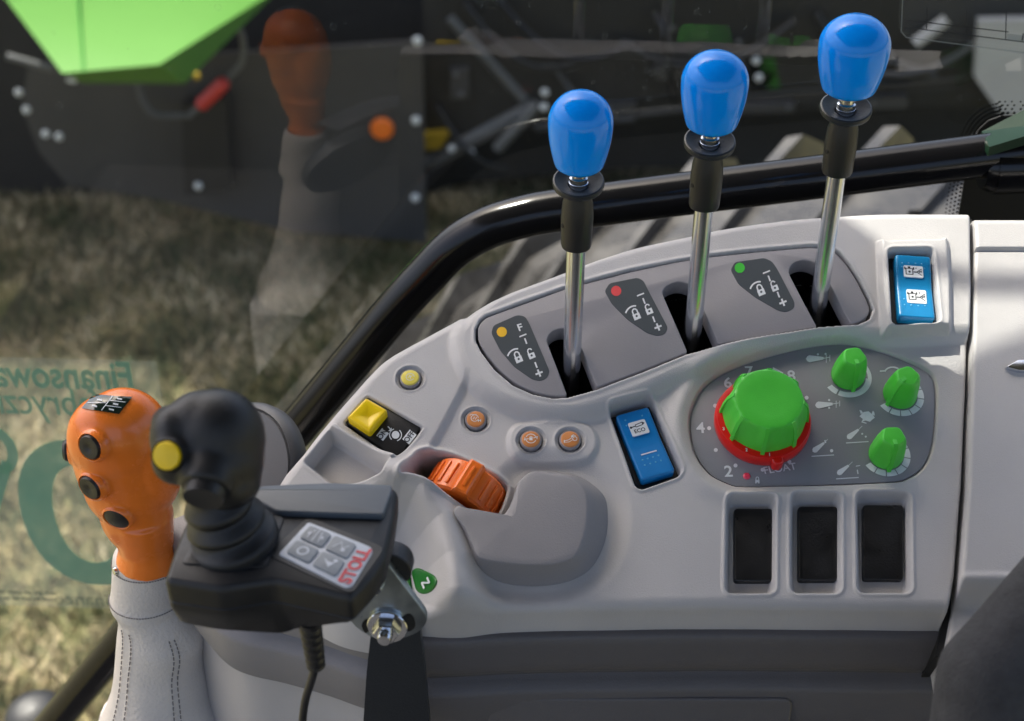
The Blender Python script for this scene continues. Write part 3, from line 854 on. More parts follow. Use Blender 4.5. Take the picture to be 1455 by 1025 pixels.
# --- three small knobs
def small_knob(px, py, rot, label):
    u, v = S(px, py, HD)
    k = thing('small_knob', label, 'knob', cplace(u, v, HD, rot), 'small green knobs')
    def fm(a, zz): return 1 - .10*(1-abs(math.cos(2.5*a))**2)*min(1, zz/.004)
    mb = MB(); mb.lathe([(.0086,.0004),(.0090,.0012),(.0089,.0040),(.0082,.010),(.0070,.0165),(.0062,.0190),(.0053,.0198),(.0020,.0200)], 60, mod=fm)
    mb.build('cap', M_GREEN, k)
    mb = MB()
    prof = [(.0000,.0196),(.0048,.0206),(.0066,.0190),(.0086,.0110),(.0100,.0030),(.0102,.0006),(.0060,.0006)]
    mb.loft([[(x, s*(.0011 if i < 3 else .00095), z_) for i, (x, z_) in enumerate(prof)] for s in (1, -1)], True, True); mb.build('pointer_fin', M_GREEN, k)
    for da in (72, 144, 216, 288):
        mb = MB(); prof = [(.0040,.0190),(.0062,.0186),(.0078,.0120),(.0090,.0030),(.0060,.0030)]
        mb.loft([[(x, s*.0008, z_) for x, z_ in prof] for s in (1, -1)], True, True, Matrix.Rotation(R(da), 4, 'Z')); mb.build('grip_fin', M_GREEN, k)
    return k
small_knob(1204, 535, R(-80), 'small green knob at the top of the oval panel with a white arc')
small_knob(1278, 562, R(-140), 'small green knob by the right end of the oval panel above the hare symbol')
small_knob(1258, 647, R(-88), 'small green knob at the lower right corner of the oval panel')

# --- green side buttons on the left slope
SURF = {}
def side_button(pts, label):
    q = [S(x, y, .004) for x, y in pts]
    c = Vector((sum(a[0] for a in q)/len(q), sum(a[1] for a in q)/len(q)))
    b = thing('side_button', label, 'button', cplace(c.x, c.y, hgt(*c)), 'green buttons on the console slope')
    out = smooth_closed([(a[0], a[1]) for a in q], 4)
    rings = []
    for ins, dz in ((0, -.003), (0, .0004), (.0005, .0012), (.0012, .0016)):
        rr = inset(ccw(out), ins)
        rings.append([(x-c.x, y-c.y, hgt(x, y)-hgt(*c)+dz) for x, y in rr])
    base = inset(ccw(out), .0012)
    for k in range(1, 5):
        rings.append([(x_*(1-k/5), y_*(1-k/5), hgt(c.x+x_*(1-k/5), c.y+y_*(1-k/5))-hgt(*c)+.0016+.0005*k/5) for x_, y_ in [(x-c.x, y-c.y) for x, y in base]])
    mb = MB(); mb.loft(rings, True, True); mb.build('cap', M_DGREEN, b, ang=60)
    return b, c
b2, c2 = side_button([(583,797),(592,795),(606,806),(618,820),(621,831),(613,837),(600,834),(590,825),(586,812)], 'green side button with white N mark low on the console slope')
b1, c1 = side_button([(549,781),(558,781),(570,787),(579,798),(582,812),(583,824),(574,822),(562,812),(552,798)], 'green side button half hidden behind the joystick box')
zc = hgt(*c2)
p = Print(0)
def surf2(x, y): return (x, y)
vs, fs = text_mesh('N', .03)
ang_ = R(200)
vv = []
for a in vs:
    x_ = .0055*(a[0]*math.cos(ang_)-a[1]*math.sin(ang_)); y_ = .0055*(a[0]*math.sin(ang_)+a[1]*math.cos(ang_))
    x_ += .001; y_ -= .002
    vv.append((x_, y_, hgt(c2.x+x_, c2.y+y_)-zc+.0028))
mb = MB(); mb.add(vv, fs); mb.build('mark', M_WHITE, b2, ang=0, normals=False)

# ================================================================== END CONSOLE (right)
endc = thing('end_panel', 'plain light grey panel right of the dark gap with a ledge', 'panel', CM)
_ep = [S(x, y, .005) for x, y in ((1352,905),(1362,850),(1374,700),(1381,500),(1384,350),(1381,309))]
ue2 = np.interp(vs_, [q[1] for q in _ep], [q[0] for q in _ep])
tt = np.concatenate([np.arange(0, .008, .0004), np.arange(.008, .085, .002)])
U2 = ue2[:, None] + tt[None, :]; V2 = np.repeat(vs_[:, None], len(tt), 1)
Z2 = np.zeros(U2.shape) + .005
e2 = np.clip(.0028 - tt, 0, .0028); Z2 -= (.0028 - np.sqrt(.0028**2 - e2**2))[None, :]
vtop = S(1420, 310, .005)[1]; vst = S(1420, 356, .005)[1]; vbot = S(1420, 905)[1]; vled = S(1420, 822, .005)[1]
ev = np.clip(V2-(vtop-.006), 0, None); Z2 -= np.where(ev < .006, .006-np.sqrt(np.maximum(.006**2-np.minimum(ev, .006)**2, 0)), .006+(ev-.006)*2)
Z2 += .0018*sst(V2, vst-.0002, vst+.0012)
Z2 -= .0014*np.exp(-((V2-vst+.0002)/.0007)**2)
Z2 -= .012*(1-sst(V2, vled-.012, vled))
Z2 += .0008*np.exp(-((V2-vled-.001)/.002)**2)
Z2 -= .03*(1-sst(tt, -.0001, .0006))[None, :]
grid_mesh('panel_body', U2, V2, Z2, (V2 > vbot-.03) & (V2 < vtop+.005), M_GREY, endc)
mb = MB(); em = ccw(SP([(1429,522),(1446,512),(1500,511),(1500,529),(1447,527)], .007))
mb.prism(em, .004, .0078, .0009, 2); mb.build('emblem', M_STEEL, endc)
mb = MB()
g0 = ccw(SP([(1366,300),(1386,300),(1386,360),(1384,560),(1376,720),(1364,850),(1346,925),(1334,925),(1350,850),(1358,720),(1366,560),(1370,420)], -.004))
mb.prism(g0, -.04, -.012, 0); mb.build('gap_filler', M_WELL, endc)

# ================================================================== PEDESTAL below the console
fb = C3(*S(900, 866), -RR)
ZGR = on_y(1000, 962, fb.y - .003).z
fpx = [(1520,868),(1342,868),(1200,866),(1030,864),(900,866),(790,868),(700,872),(640,877),(580,878),(520,866),(460,850),(390,834),(320,820),(230,806)]
path = [C3(*S(x, y), -RR) for x, y in fpx]
path = [Vector((q.x, q.y - .001, ZGR)) for q in path]
path = smooth_open(path[:9], 4)
rimp = smooth_open([Vector((C3(*S(x, y), -RR).x, C3(*S(x, y), -RR).y, ZGR)) for x, y in ((594,878),(580,878),(520,868),(470,848),(420,800),(392,740))], 5)
HTOP = on_y(1000, 898, path[12].y).z - ZGR
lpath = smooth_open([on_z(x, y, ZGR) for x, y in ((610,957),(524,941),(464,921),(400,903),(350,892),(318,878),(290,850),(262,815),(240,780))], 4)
ped = thing('console_pedestal', 'charcoal panel with a horizontal groove below the grey console', 'panel', path[16])
def sweep(prof, name, m, parent, path=path):
    rings = []
    for i, p_ in enumerate(path):
        t = (path[min(i+1, len(path)-1)] - path[max(i-1, 0)]); t.z = 0; t.normalize()
        nn = Vector((t.y, -t.x, 0))
        if nn.y > 0: nn = -nn
        rings.append([p_ + nn*a + Vector((0, 0, b)) for a, b in prof])
    mb = MB(); mb.loft(rings, False, False, None, closed=False); return mb.build(name, m, parent, world=True, ang=40)
sweep([(-.030,HTOP+.001),(-.002,HTOP+.001),(.0012,HTOP),(.0025,HTOP-.002),(.003,HTOP-.006),(.0035,.012),(.003,.006),(.0005,.003),(-.0025,.0005),(-.003,-.002),(-.001,-.004),(.003,-.0065),(.0042,-.010),(.0035,-.028),(.001,-.036),(-.003,-.040),(-.02,-.041)], 'upper_panel', M_CHAR, ped)
sweep([(-.004,HTOP+.010),(.0014,HTOP+.009),(.0022,HTOP+.0075),(.0022,HTOP-.012),(-.012,HTOP-.014)], 'rim_flange', M_GREY, ped, rimp)
sweep([(-.006,-.0395),(-.004,-.060),(.000,-.12),(.004,-.30),(.004,-.60)], 'lower_panel', M_CHAR, ped)
sweep([(-.030,.020),(-.004,.019),(.002,.016),(.003,.010),(.003,.005),(.0005,.003),(-.0025,.0005),(-.003,-.002),(-.001,-.004),(.003,-.0065),(.0042,-.010),(.0035,-.026),(.001,-.034),(-.004,-.037),(-.02,-.038)], 'side_panel', M_SIDE, ped, lpath)  # panel left of the bar, stronger light painted as lighter grey
sweep([(-.006,-.0365),(-.004,-.060),(.004,-.30),(.004,-.60)], 'base_panel', M_TAUPE, ped, lpath)
y0 = path[12].y
lid0 = on_y(692, 1001, y0-.009); lid1 = on_y(1128, 1005, y0-.009)
Mx = placed(Vector(((lid0.x+lid1.x)/2, y0-.0035, lid0.z-.045)), Vector((0, -1, .06)))
mb = MB(); wl = lid1.x-lid0.x; mb.prism(rrect(wl, .09, .006, 6), -.004, .0050, .0014, 3, Mx); mb.build('lid', M_CHAR, ped, world=True)

# ================================================================== LEVERS
def lever(foot_px, knob_px, collar_px, ktop, kbot, rk, label):
    fu, fv = S(*foot_px, -.004)
    foot = C3(fu, fv, -.004)
    kc = on_y(*knob_px, foot.y); ax = (kc-foot).normalized()
    base = foot - ax*.03
    L = thing('lever', label, 'lever', placed(base, ax), 'blue-knobbed levers')
    H = (kc-base).length
    def along(py):      # height on the axis whose projection has this image row
        lo, hi = 0, H*1.6
        for _ in range(40):
            m_ = (lo+hi)/2
            if proj(base+ax*m_)[1] > py: lo = m_
            else: hi = m_
        return lo
    sc = depth(kc)/FPX
    rr = rk*sc
    hc = along(collar_px-3)
    hb = along(kbot-15); ht = along(ktop) - rr*.10
    KL = ht-hb
    mb = MB(); mb.lathe([(.0048,0),(.0048,hc)], 28); mb.build('rod', M_STEEL, L)
    s = sc
    # sleeve
    h2 = hc - .0060; hs_ = along(collar_px+88)
    mb = MB(); ln = h2-hs_
    mb.lathe([(18*s,hs_),(21.5*s,hs_),(22.8*s,hs_+.0015),(23.2*s,hs_+ln*.25),(24*s,hs_+ln*.55),(22.5*s,hs_+ln*.82),(19.5*s,hs_+ln*.95),(19*s,h2+.002)], 36)
    sl = mb.build('sleeve', M_BLACK, L)
    mb = MB(); M = Matrix.Translation((0, 0, hs_+ln*.45)) @ Matrix.Rotation(R(205), 4, 'Z') @ Matrix.Translation((23.4*s, 0, 0)) @ Matrix.Rotation(R(90), 4, 'Y')
    mb.lathe([(.0012,-.0005),(.0012,.0003),(.0005,.0004)], 10, M); mb.build('pin', M_WELL, sl)
    # collar: dished disc
    rc = 38*s
    mb = MB(); mb.lathe([(19*s,h2-.0005),(rc*.62,hc-.0042),(rc*.86,hc-.0030),(rc*.98,hc-.0016),(rc,hc-.0002),(rc*.98,hc+.0010),(rc*.92,hc+.0013),(rc*.82,hc+.0003),(rc*.55,hc-.0012),(rc*.42,hc-.0012),(rc*.40,hc-.003)], 48, Matrix.Translation((0,0,hc)) @ Matrix.Rotation(R(13), 4, 'X') @ Matrix.Translation((0,0,-hc)))
    mb.build('collar', M_BAR, L, ang=50)
    mb = MB(); mb.lathe([(13.5*s,hc-.003),(13.5*s,hc+.0025),(11*s,hc+.0032),(10.5*s,hb+.004)], 24); mb.build('neck', M_STEEL, L)
    mb = MB()
    prof = []
    for i in range(41):
        t = i/40
        # pear: narrow base, widest at 62 %, domed top
        if t < .62:
            q = t/.62; r_ = .70 + .30*math.sin(q*math.pi/2)**.9
        else:
            q = (t-.62)/.38; r_ = math.sqrt(max(0, 1-q*q))
        if t < .07: r_ *= .80 + .20*math.sin(t/.07*math.pi/2)
        prof.append((max(.0001, r_*rr), hb+KL*t))
    mb.lathe(prof, 64); mb.build('knob', M_BLUE, L, ang=70)
    return L
lever((812,528), (824.5,190), 262, 126, 256, 46.5, 'lever with a blue knob beside the sticker marked F')
lever((984,477), (1014.5,133), 205, 69, 199, 48, 'middle lever with a blue knob, between red dot and green dot stickers')
lever((1162,437), (1212,82), 157, 17, 148, 50.5, 'tallest blue-knobbed lever, between green dot sticker and right rocker')

# ================================================================== HANDRAIL
RY = .800
rp = [on_y(20,1096,RY), on_y(300,755,RY), on_y(480,538,RY), on_y(565,436,RY), on_y(605,392,RY), on_y(645,352,RY), on_y(690,325,RY), on_y(740,309,RY), on_y(800,298,RY), on_y(1000,272,RY), on_y(1200,247,RY), on_y(1480,211,RY)]
rail = thing('handrail', 'gloss black bent tube handrail running behind the console', 'handrail', rp[6])
mb = MB(); mb.tube(smooth_open(rp, 8), .0132, 28); mb.build('tube', M_TUBE, rail, world=True)
# end bracket
c0 = on_y(1409, 236, RY)
mb = MB(); mb.tube([c0, c0+Vector((.25, 0, .010))], .0172, 32); mb.build('end_socket', M_TUBE, rail, world=True)
mb = MB(); mb.tube([c0+Vector((-.006, 0, 0)), c0+Vector((-.002, 0, 0)), c0+Vector((.002, 0, 0)), c0+Vector((.006, 0, 0))], [.0134, .0156, .0160, .0172], 32); mb.build('weld_bead', M_TUBE, rail, world=True)
q = [on_y(1395,187,RY-.012), on_y(1520,125,RY-.012), on_y(1520,178,RY-.03), on_y(1405,206,RY-.03)]
a0 = on_y(1395, 187, RY+.01)
mb = MB()
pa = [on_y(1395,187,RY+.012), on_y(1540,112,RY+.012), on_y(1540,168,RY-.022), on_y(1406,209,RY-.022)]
mb.add(pa + [v_ - Vector((0, 0, .006)) for v_ in pa], [(0,1,2,3),(7,6,5,4),(0,4,5,1),(1,5,6,2),(2,6,7,3),(3,7,4,0)]); mb.build('top_plate', M_GTOP, rail, world=True)  # plate's green is a reflection put into the base colour

# ================================================================== WINDOW
GY = .872
wl_, wr_ = on_y(-250, 500, GY).x, on_y(1700, 500, GY).x
zt_, zb_ = CAM.z + .52, CAM.z - 1.15
win = thing('side_window', 'large dusty side window pane with black dotted edge at the right', 'window', Vector((0, GY, zb_)))
mb = MB(); mb.add([(wl_, GY, zb_), (wr_, GY, zb_), (wr_, GY, zt_), (wl_, GY, zt_)], [(0,1,2,3)]); mb.build('pane', M_GLASS, win, world=True, ang=0)
# black ceramic border at the right
fp = [(1700,140),(1440,141),(1412,143),(1393,150),(1380,162),(1372,178),(1366,196),(1358,240),(1350,290),(1343,330),(1330,430),(1700,470)]
fq = [on_y(x, y, GY-.0015) for x, y in fp]
mb = MB(); mb.add(fq + [v_+Vector((0, .001, 0)) for v_ in fq], [tuple(range(len(fq)))] + [(i, (i+1) % len(fq), len(fq)+(i+1) % len(fq), len(fq)+i) for i in range(len(fq))])
mb.build('ceramic_border', M_WELL, win, world=True, ang=0)
mb = MB()
edge = [Vector(p_) for p_ in fp[:10]]
ed = smooth_open([(p_.x, p_.y, 0) for p_ in edge], 6)
NDOT = int(sum((ed_b-ed_a).length for ed_a, ed_b in zip(ed, ed[1:]))/6.2)
for i in range(NDOT):
    for j in range(4):
        # dot rows marching away from the border
        s_ = i/NDOT*(len(ed)-1); k = int(s_); a = ed[k].lerp(ed[min(k+1, len(ed)-1)], s_-k)
        t = (ed[min(k+1, len(ed)-1)]-ed[k]).normalized(); nn = Vector((-t.y, t.x, 0))
        if nn.x > 0: nn = -nn
        if a.x > 1480: continue
        off = 2.5 + j*5.2
        q_ = a + nn*off + t*(3.1 if j % 2 else 0)
        c_ = on_y(q_.x, q_.y, GY-.0015); r_ = (2.2-.25*j)*.00042
        mb.add([c_+Vector((r_*math.cos(m_*math.pi/3), 0, r_*math.sin(m_*math.pi/3))) for m_ in range(6)], [(0,1,2,3,4,5)])
o = mb.build('border_dots', M_WELL, win, world=True, ang=0); o['kind'] = 'stuff'
# dust and dried drops
mb = MB()
for i in range(420):
    x_, y_ = random.uniform(0, 1455), random.uniform(0, 520)**1.0
    if random.random() < .35: x_, y_ = random.gauss(930, 120), random.gauss(60, 40)
    c_ = on_y(x_, y_, GY-.002); r_ = random.choice([.0002,.00025,.0003,.00045])
    mb.add([c_+Vector((r_*math.cos(m_*math.pi/3), 0, r_*random.uniform(.6,1.1)*math.sin(m_*math.pi/3))) for m_ in range(6)], [(0,1,2,3,4,5)])
for i in range(34):
    x_, y_ = random.gauss(920, 90), random.gauss(70, 40)
    if i % 3 == 0: x_, y_ = random.uniform(0, 1300), random.uniform(0, 260)
    c_ = on_y(x_, y_, GY-.002); r_ = random.uniform(.0010, .0022); w_ = .00022
    n_ = 14; vs = []
    for rr_ in (r_, r_-w_): vs += [c_+Vector((rr_*math.cos(2*math.pi*m_/n_), 0, rr_*math.sin(2*math.pi*m_/n_))) for m_ in range(n_)]
    mb.add(vs, [(m_, (m_+1) % n_, n_+(m_+1) % n_, n_+m_) for m_ in range(n_) if (m_+i) % 5])
o = mb.build('dust_specks', M_DUST, win, world=True, ang=0); o['kind'] = 'stuff'

# --- finance sticker on the pane (seen from behind: mirrored)
SY = GY - .003
s0 = on_y(-160, 505, SY); s1 = on_y(221, 516, SY); s2 = on_y(205, 872, SY)
stk = thing('window_sticker', 'clear window sticker with mirrored green lettering and a huge 0', 'sticker', Vector((s1.x, SY, s2.z)))
mb = MB(); mb.add([(s0.x, SY, s2.z), (s1.x, SY, s2.z), (s1.x, SY, s1.z), (s0.x, SY, s1.z)], [(0,1,2,3)]); film_ = mb.build('film', M_FILM, stk, world=True, ang=0)
def wtext(body, px_right, py, hpx, name, m, bold=.01, align='right', wide=1.0):
    vs, fs = text_mesh(body, bold)
    xmax = min(v_[0] for v_ in vs); ys = [v_[1] for v_ in vs]
    sc_ = hpx
    a = on_y(px_right, py, SY-.0008); 
    size = sc_ * (depth(a)/FPX) / math.cos(PITCH)*1.0
    mb = MB()
    mb.add([(a.x - (v_[0]-xmax)*size*wide, a.y, a.z + v_[1]*size) for v_ in vs], fs)
    return mb.build(name, m, stk, world=True, ang=0, normals=False)
wtext('Finansowanie', 186, 541, 56, 'lettering', M_FILMG, .022, wide=.72)
wtext('fabryczne', 140, 580, 56, 'lettering', M_FILMG, .005, wide=.72)
wtext('Finance', 166, 861, 27, 'lettering', M_FILMS, .02, wide=.95)
# huge zero as its own ring
mb = MB(); c_ = on_y(120, 739, SY-.0008); k_ = depth(c_)/FPX; n_ = 64
rings = [[(c_.x + a_*k_*math.copysign(abs(math.cos(t))**.9, math.cos(t)), c_.y, c_.z + b_*k_/math.cos(R(39))*math.copysign(abs(math.sin(t))**.9, math.sin(t))) for t in [2*math.pi*i/n_ for i in range(n_)]] for a_, b_ in ((94,104),(46,70))]
mb.loft(rings, False, False); mb.build('zero_digit', M_FILMG, stk, world=True, ang=0, normals=False)
mb = MB()
c_ = on_y(-12, 650, SY-.0008)
rings = [[(c_.x + a_*k_*math.cos(t), c_.y, c_.z + b_*k_*math.sin(t)*1.25) for t in [2*math.pi*i/40 for i in range(40)]] for a_, b_ in ((32,34),(17,21))]
mb.loft(rings, False, False)
pa = [on_y(x, y, SY-.0008) for x, y in ((-60,850),(-40,850),(14,668),(-2,664))]
mb.add(pa, [(0,1,2,3)]); mb.build('percent_sign', M_FILMG, stk, world=True, ang=0, normals=False)
mb = MB()
for row, (xa_, xb_) in ((853,(-60,78)), (862,(-60,76))):
    x_ = xb_
    while x_ > xa_:
        w_ = random.uniform(8, 22); pa = [on_y(x_, row-2, SY-.0008), on_y(x_-w_, row-2.5, SY-.0008), on_y(x_-w_, row+2, SY-.0008), on_y(x_, row+2.5, SY-.0008)]
        mb.add(pa, [(0,1,2,3)]); x_ -= w_+3
mb.build('fine_print', M_FILMS, stk, world=True, ang=0, normals=False)

# --- load table sticker upper right
tb = thing('table_sticker', 'smoked sticker with a ruled table and number 1191 at the top right of the window', 'sticker', on_y(1300, 20, SY))
q = [on_y(x, y, SY) for x, y in ((1276,-40),(1273,30),(1280,38),(1560,70),(1560,-40))]
mb = MB(); mb.add(q, [(0,1,2,3,4)]); mb.build('film', M_FILMK, tb, world=True, ang=0)
def wline(mb, a, b, w):
    A = on_y(*a, SY-.0008); B = on_y(*b, SY-.0008); t = (B-A).normalized(); nn = Vector((-t.z, 0, t.x))*w/2
    mb.add([A+nn, B+nn, B-nn, A-nn], [(0,1,2,3)])
mb = MB()
for a, b in (((1274,-20),(1272,28)), ((1272,28),(1279,36)), ((1279,36),(1500,61))): wline(mb, a, b, .0006)
mb.build('outline', M_LINE, tb, world=True, ang=0, normals=False)
mb = MB()
for a, b in (((1278,22),(1500,46)), ((1308,-5),(1307,24)), ((1362,-5),(1362,31)), ((1417,-5),(1416,37)), ((1278,12),(1420,26))): wline(mb, a, b, .0006)
mb.build('ruling', M_INK, tb, world=True, ang=0, normals=False)
q = [on_y(x, y, SY-.0005) for x, y in ((1418,28),(1500,38),(1500,47),(1418,37))]
mb = MB(); mb.add(q, [(0,1,2,3)]); mb.build('pale_cell', M_LINE, tb, world=True, ang=0)
vs, fs = text_mesh('1191', .02); a = on_y(1450, 34.5, SY-.001)
mb = MB(); mb.add([(a.x+v_[0]*.0062, a.y, a.z+v_[1]*.0062-v_[0]*.0008) for v_ in vs], fs); mb.build('number', M_INK, tb, world=True, ang=0, normals=False)

# the pane stands a little askew to the console: turn it and its stickers together
TURN = Matrix.Translation((-.2, GY, 0)) @ Matrix.Rotation(R(-2.6), 4, 'Z') @ Matrix.Translation((.2, -GY, 0))
for o in (win, stk, tb): o.matrix_world = TURN @ o.matrix_world
# ================================================================== BLACK JOYSTICK BOX
ZT = CAM.z - .400
BP = [(232,824),(312,836),(388,824),(500,850),(530,818),(548,792),(560,740),(566,697),(558,689),(470,687),(378,691),(300,705),(264,738),(246,782)]
pts3 = [on_z(x, y, ZT) for x, y in BP]
jc = on_z(390, 770, ZT)
joy = thing('joystick_box', 'black joystick control box with rubber bellows, yellow thumb button and white keypad', 'joystick', Matrix.Translation(jc))
top = ccw([(p_.x-jc.x, p_.y-jc.y) for p_ in pts3])
top = ccw(rpoly(top, .0030, 4))
bot_px = [(252,886),(310,897),(405,903),(452,880),(480,850),(500,800),(515,770),(520,750),(515,745),(470,745),(378,745),(310,760),(275,790),(258,830)]
bot3 = [on_z(x, y, ZT-.031) for x, y in bot_px]
bot = ccw(rpoly(ccw([(p_.x-jc.x, p_.y-jc.y) for p_ in bot3]), .0045, 4))
rings = [[(x, y, -.032) for x, y in inset(bot, .002)], [(x, y, -.030) for x, y in bot], [(Vector(b_).lerp(Vector(t_), .88).x, Vector(b_).lerp(Vector(t_), .88).y, -.0160) for b_, t_ in zip(bot, top)],
         [(x, y, -.0128) for x, y in inset(top, .0006)], [(x, y, -.0122) for x, y in inset(top, .0012)], [(x, y, -.0116) for x, y in inset(top, .0003)], [(x, y, -.0035) for x, y in top], [(x, y, -.0018) for x, y in inset(top, .0004)], [(x, y, -.0004) for x, y in inset(top, .0015)], [(x, y, 0) for x, y in inset(top, .0022)]]
mb = MB(); mb.loft(rings, True, True); mb.build('housing', M_SOFT, joy, ang=32)
def lz(x, y, h=0): p_ = on_z(x, y, ZT+h); return (p_.x-jc.x, p_.y-jc.y)
mb = MB(); mb.prism(ccw(rpoly([lz(*q, .002) for q in ((340,696),(378,691),(470,687),(556,690),(558,697),(545,733),(470,731),(394,728))], .002, 3)), -.001, .0026, .0009, 3); mb.build('lid_pad', M_LID, joy)
mb = MB(); mb.prism(ccw(rpoly([lz(*q) for q in ((257,803),(379,808),(405,735),(300,730))], .003, 3)), -.001, .0009, .0005, 2); mb.build('boot_frame', M_SOFT, joy)
# keypad
kp = [lz(*q, .001) for q in ((395,787),(438,741),(533,779),(497,838))]
mb = MB(); mb.prism(ccw(rpoly(kp, [.0040, .0040, .0016, .0016], 4)), -.0005, .0008, .0003, 2); keypad = mb.build('keypad', M_KEYW, joy)
mb = MB(); mb.prism(ccw(rpoly([lz(*q) for q in ((378,789),(438,735),(548,779),(500,846))], .004, 3)), -.001, .0004, .0002, 1); mb.build('keypad_bed', M_SOFT, joy)
K4 = [Vector((*q, 0)) for q in kp]
def kpt(a, b):   # bilinear on the keypad: a along the long side, b across
    A = K4[0].lerp(K4[3], a); B = K4[1].lerp(K4[2], a); q = A.lerp(B, b); return (q.x, q.y)
for ka in (0, 1):
    for kb in (0, 1):
        a0_, a1_ = (.07, .40) if ka == 0 else (.44, .77)
        b0_, b1_ = (.10, .47) if kb == 0 else (.54, .91)
        q = [kpt(a0_, b0_), kpt(a1_, b0_), kpt(a1_, b1_), kpt(a0_, b1_)]
        mb = MB(); mb.prism(ccw(rpoly(q, .0016, 3)), .0004, .0016, .0004, 2); key = mb.build('key', M_KEY, keypad)
        p = Print(.00175); ca, cb = (a0_+a1_)/2, (b0_+b1_)/2
        if (ka, kb) == (0, 0):
            x_, y_ = kpt(ca, cb); p.arc(x_, y_, .0022, 0, 360, .0009)
        elif (ka, kb) == (0, 1):
            p.stroke([kpt(ca, b0_+.02), kpt(ca, b1_-.02)], .0004)
            for s_ in (-.08, .08):
                x_, y_ = kpt(ca+s_, cb); p.disc(x_, y_, .0011, 10); p.stroke([kpt(ca+s_, cb-.12), kpt(ca+s_*.6, cb+.12)], .0005)
        elif (ka, kb) == (1, 1):
            p.stroke([kpt(ca-.09, cb-.08), kpt(ca-.02, cb+.09), kpt(ca+.03, cb-.03), kpt(ca+.09, cb+.07)], .0006); x_, y_ = kpt(ca+.05, cb-.06); p.disc(x_, y_, .0010, 10)
        else:
            p.poly([kpt(ca-.09, cb+.06), kpt(ca+.02, cb-.09), kpt(ca+.07, cb+.05), kpt(ca-.02, cb+.02)]); x_, y_ = kpt(ca+.06, cb+.1); p.disc(x_, y_, .0010, 10)
        p.make('key_symbol', M_KEYW, keypad)
vs, fs = text_mesh('STOLL', .04)
A_ = Vector(kpt(.90, .06)); B_ = Vector(kpt(.90, .92)); dx = B_-A_; pe = Vector((dx.y, -dx.x)).normalized()
w0 = max(v_[0] for v_ in vs)-min(v_[0] for v_ in vs); ks = dx.length/w0
ce = (A_+B_)/2
yp = Vector((-dx.normalized().y, dx.normalized().x))
mb = MB(); mb.add([(*(ce + dx.normalized()*v_[0]*ks + yp*v_[1]*ks*1.0), .0011) for v_ in vs], fs); mb.build('lettering', M_REDP, keypad, ang=0, normals=False)
# bellows
bb = on_z(333, 769, ZT); hp = bb + Vector((-.012, .000, .054))
ax = (hp-bb).normalized()
Mb = Matrix.Translation(jc).inverted() @ placed(bb, ax)
sj = depth(bb)/FPX
mb = MB(); mb.lathe([(64*sj,-.002),(65*sj,.001),(64.5*sj,.0028),(60*sj,.0040),(50*sj,.0058),(48*sj,.0075),(55*sj,.0092),(57*sj,.0108),(55*sj,.0122),(46*sj,.0145),(43*sj,.0162),(48*sj,.0182),(50*sj,.0198),(47*sj,.0215),(38*sj,.024),(35*sj,.028),(34*sj,.038)], 56, Mb); mb.build('bellows', M_SOFT, joy, ang=60)
# handle head
dj = depth(hp)
def J(x, y, dd=0): return at_depth(x, y, dj+dd)
pj = dj/FPX
I3 = Matrix.Identity(3)
cy_ = J(240, 647, -.0165); cyd = (RT*-.16 - FW*.97 + UP*-.06).normalized()
cb_ = J(289, 706, -.0165); cbd = (UP*-.80 - FW*.58 - RT*.10).normalized()
tilt = Matrix.Rotation(R(12), 3, FW)
shapes = [('ell', J(312, 622), (66*pj, 64*pj, 74*pj), I3), ('ell', J(286, 616), (54*pj, 54*pj, 66*pj), I3), ('ell', J(316, 652), (60*pj, 60*pj, 62*pj), I3),
          ('ell', J(252, 624, -.003), (39*pj, 44*pj, 54*pj), I3), ('ell', J(238, 604, .002), (24*pj, 32*pj, 28*pj), I3), ('ell', J(252, 654, -.007), (37*pj, 36*pj, 36*pj), I3),
          ('cap', cy_-cyd*.022, cy_+cyd*.0005, 27*pj, 25.5*pj), ('cap', cb_-cbd*.022, cb_-cbd*.003, 44*pj, 36*pj), ('ell', J(322, 684), (50*pj, 48*pj, 38*pj), I3), ('cap', hp-ax*.026, hp, 36*pj, 52*pj)]
me = organic(shapes, .0010, 30, Matrix.Translation(jc).inverted())
handle = link_mesh('handle', me, M_SOFT, joy)
Mi = Matrix.Translation(jc).inverted()
mb = MB(); mb.lathe([(26*pj,-.004),(25*pj,.0008),(23*pj,.0018),(20.8*pj,.0010)], 40, Mi @ placed(cy_, cyd)); mb.build('button_collar', M_BLACK, handle)
mb = MB(); mb.lathe([(20*pj,-.002),(20*pj,.0022),(18.5*pj,.0031),(10*pj,.0034),(2*pj,.0035)], 40, Mi @ placed(cy_, cyd)); mb.build('thumb_button', M_YEL, handle)
mb = MB(); mb.lathe([(29*pj,-.006),(29*pj,-.0005),(27.5*pj,.0012),(24.5*pj,.0010),(12*pj,.0006),(2*pj,.0005)], 40, Mi @ placed(cb_, cbd)); mb.build('front_button', M_BLACK, handle)
# cable gland and cable
g0 = on_z(440, 880, ZT-.026); g1 = on_y(449, 945, g0.y+.004)
gl = []; rd = []
for i in range(25):
    t = i/24; gl.append(g0.lerp(g1, t)); rd.append((17-3*t)*sj*(1 if i % 4 in (0, 1, 2) else .86))
mb = MB(); mb.tube(gl, rd, 20); mb.build('cable_gland', M_BLACK, joy, world=True, ang=30)
cp = [g1, on_y(446,955,g1.y), on_y(441,972,g1.y+.003), on_y(434,995,g1.y+.006), on_y(430,1025,g1.y+.008), on_y(428,1080,g1.y+.01)]
mb = MB(); mb.tube(smooth_open(cp, 6), 6.2*sj, 12); mb.build('cable', M_BLACK, joy, world=True)

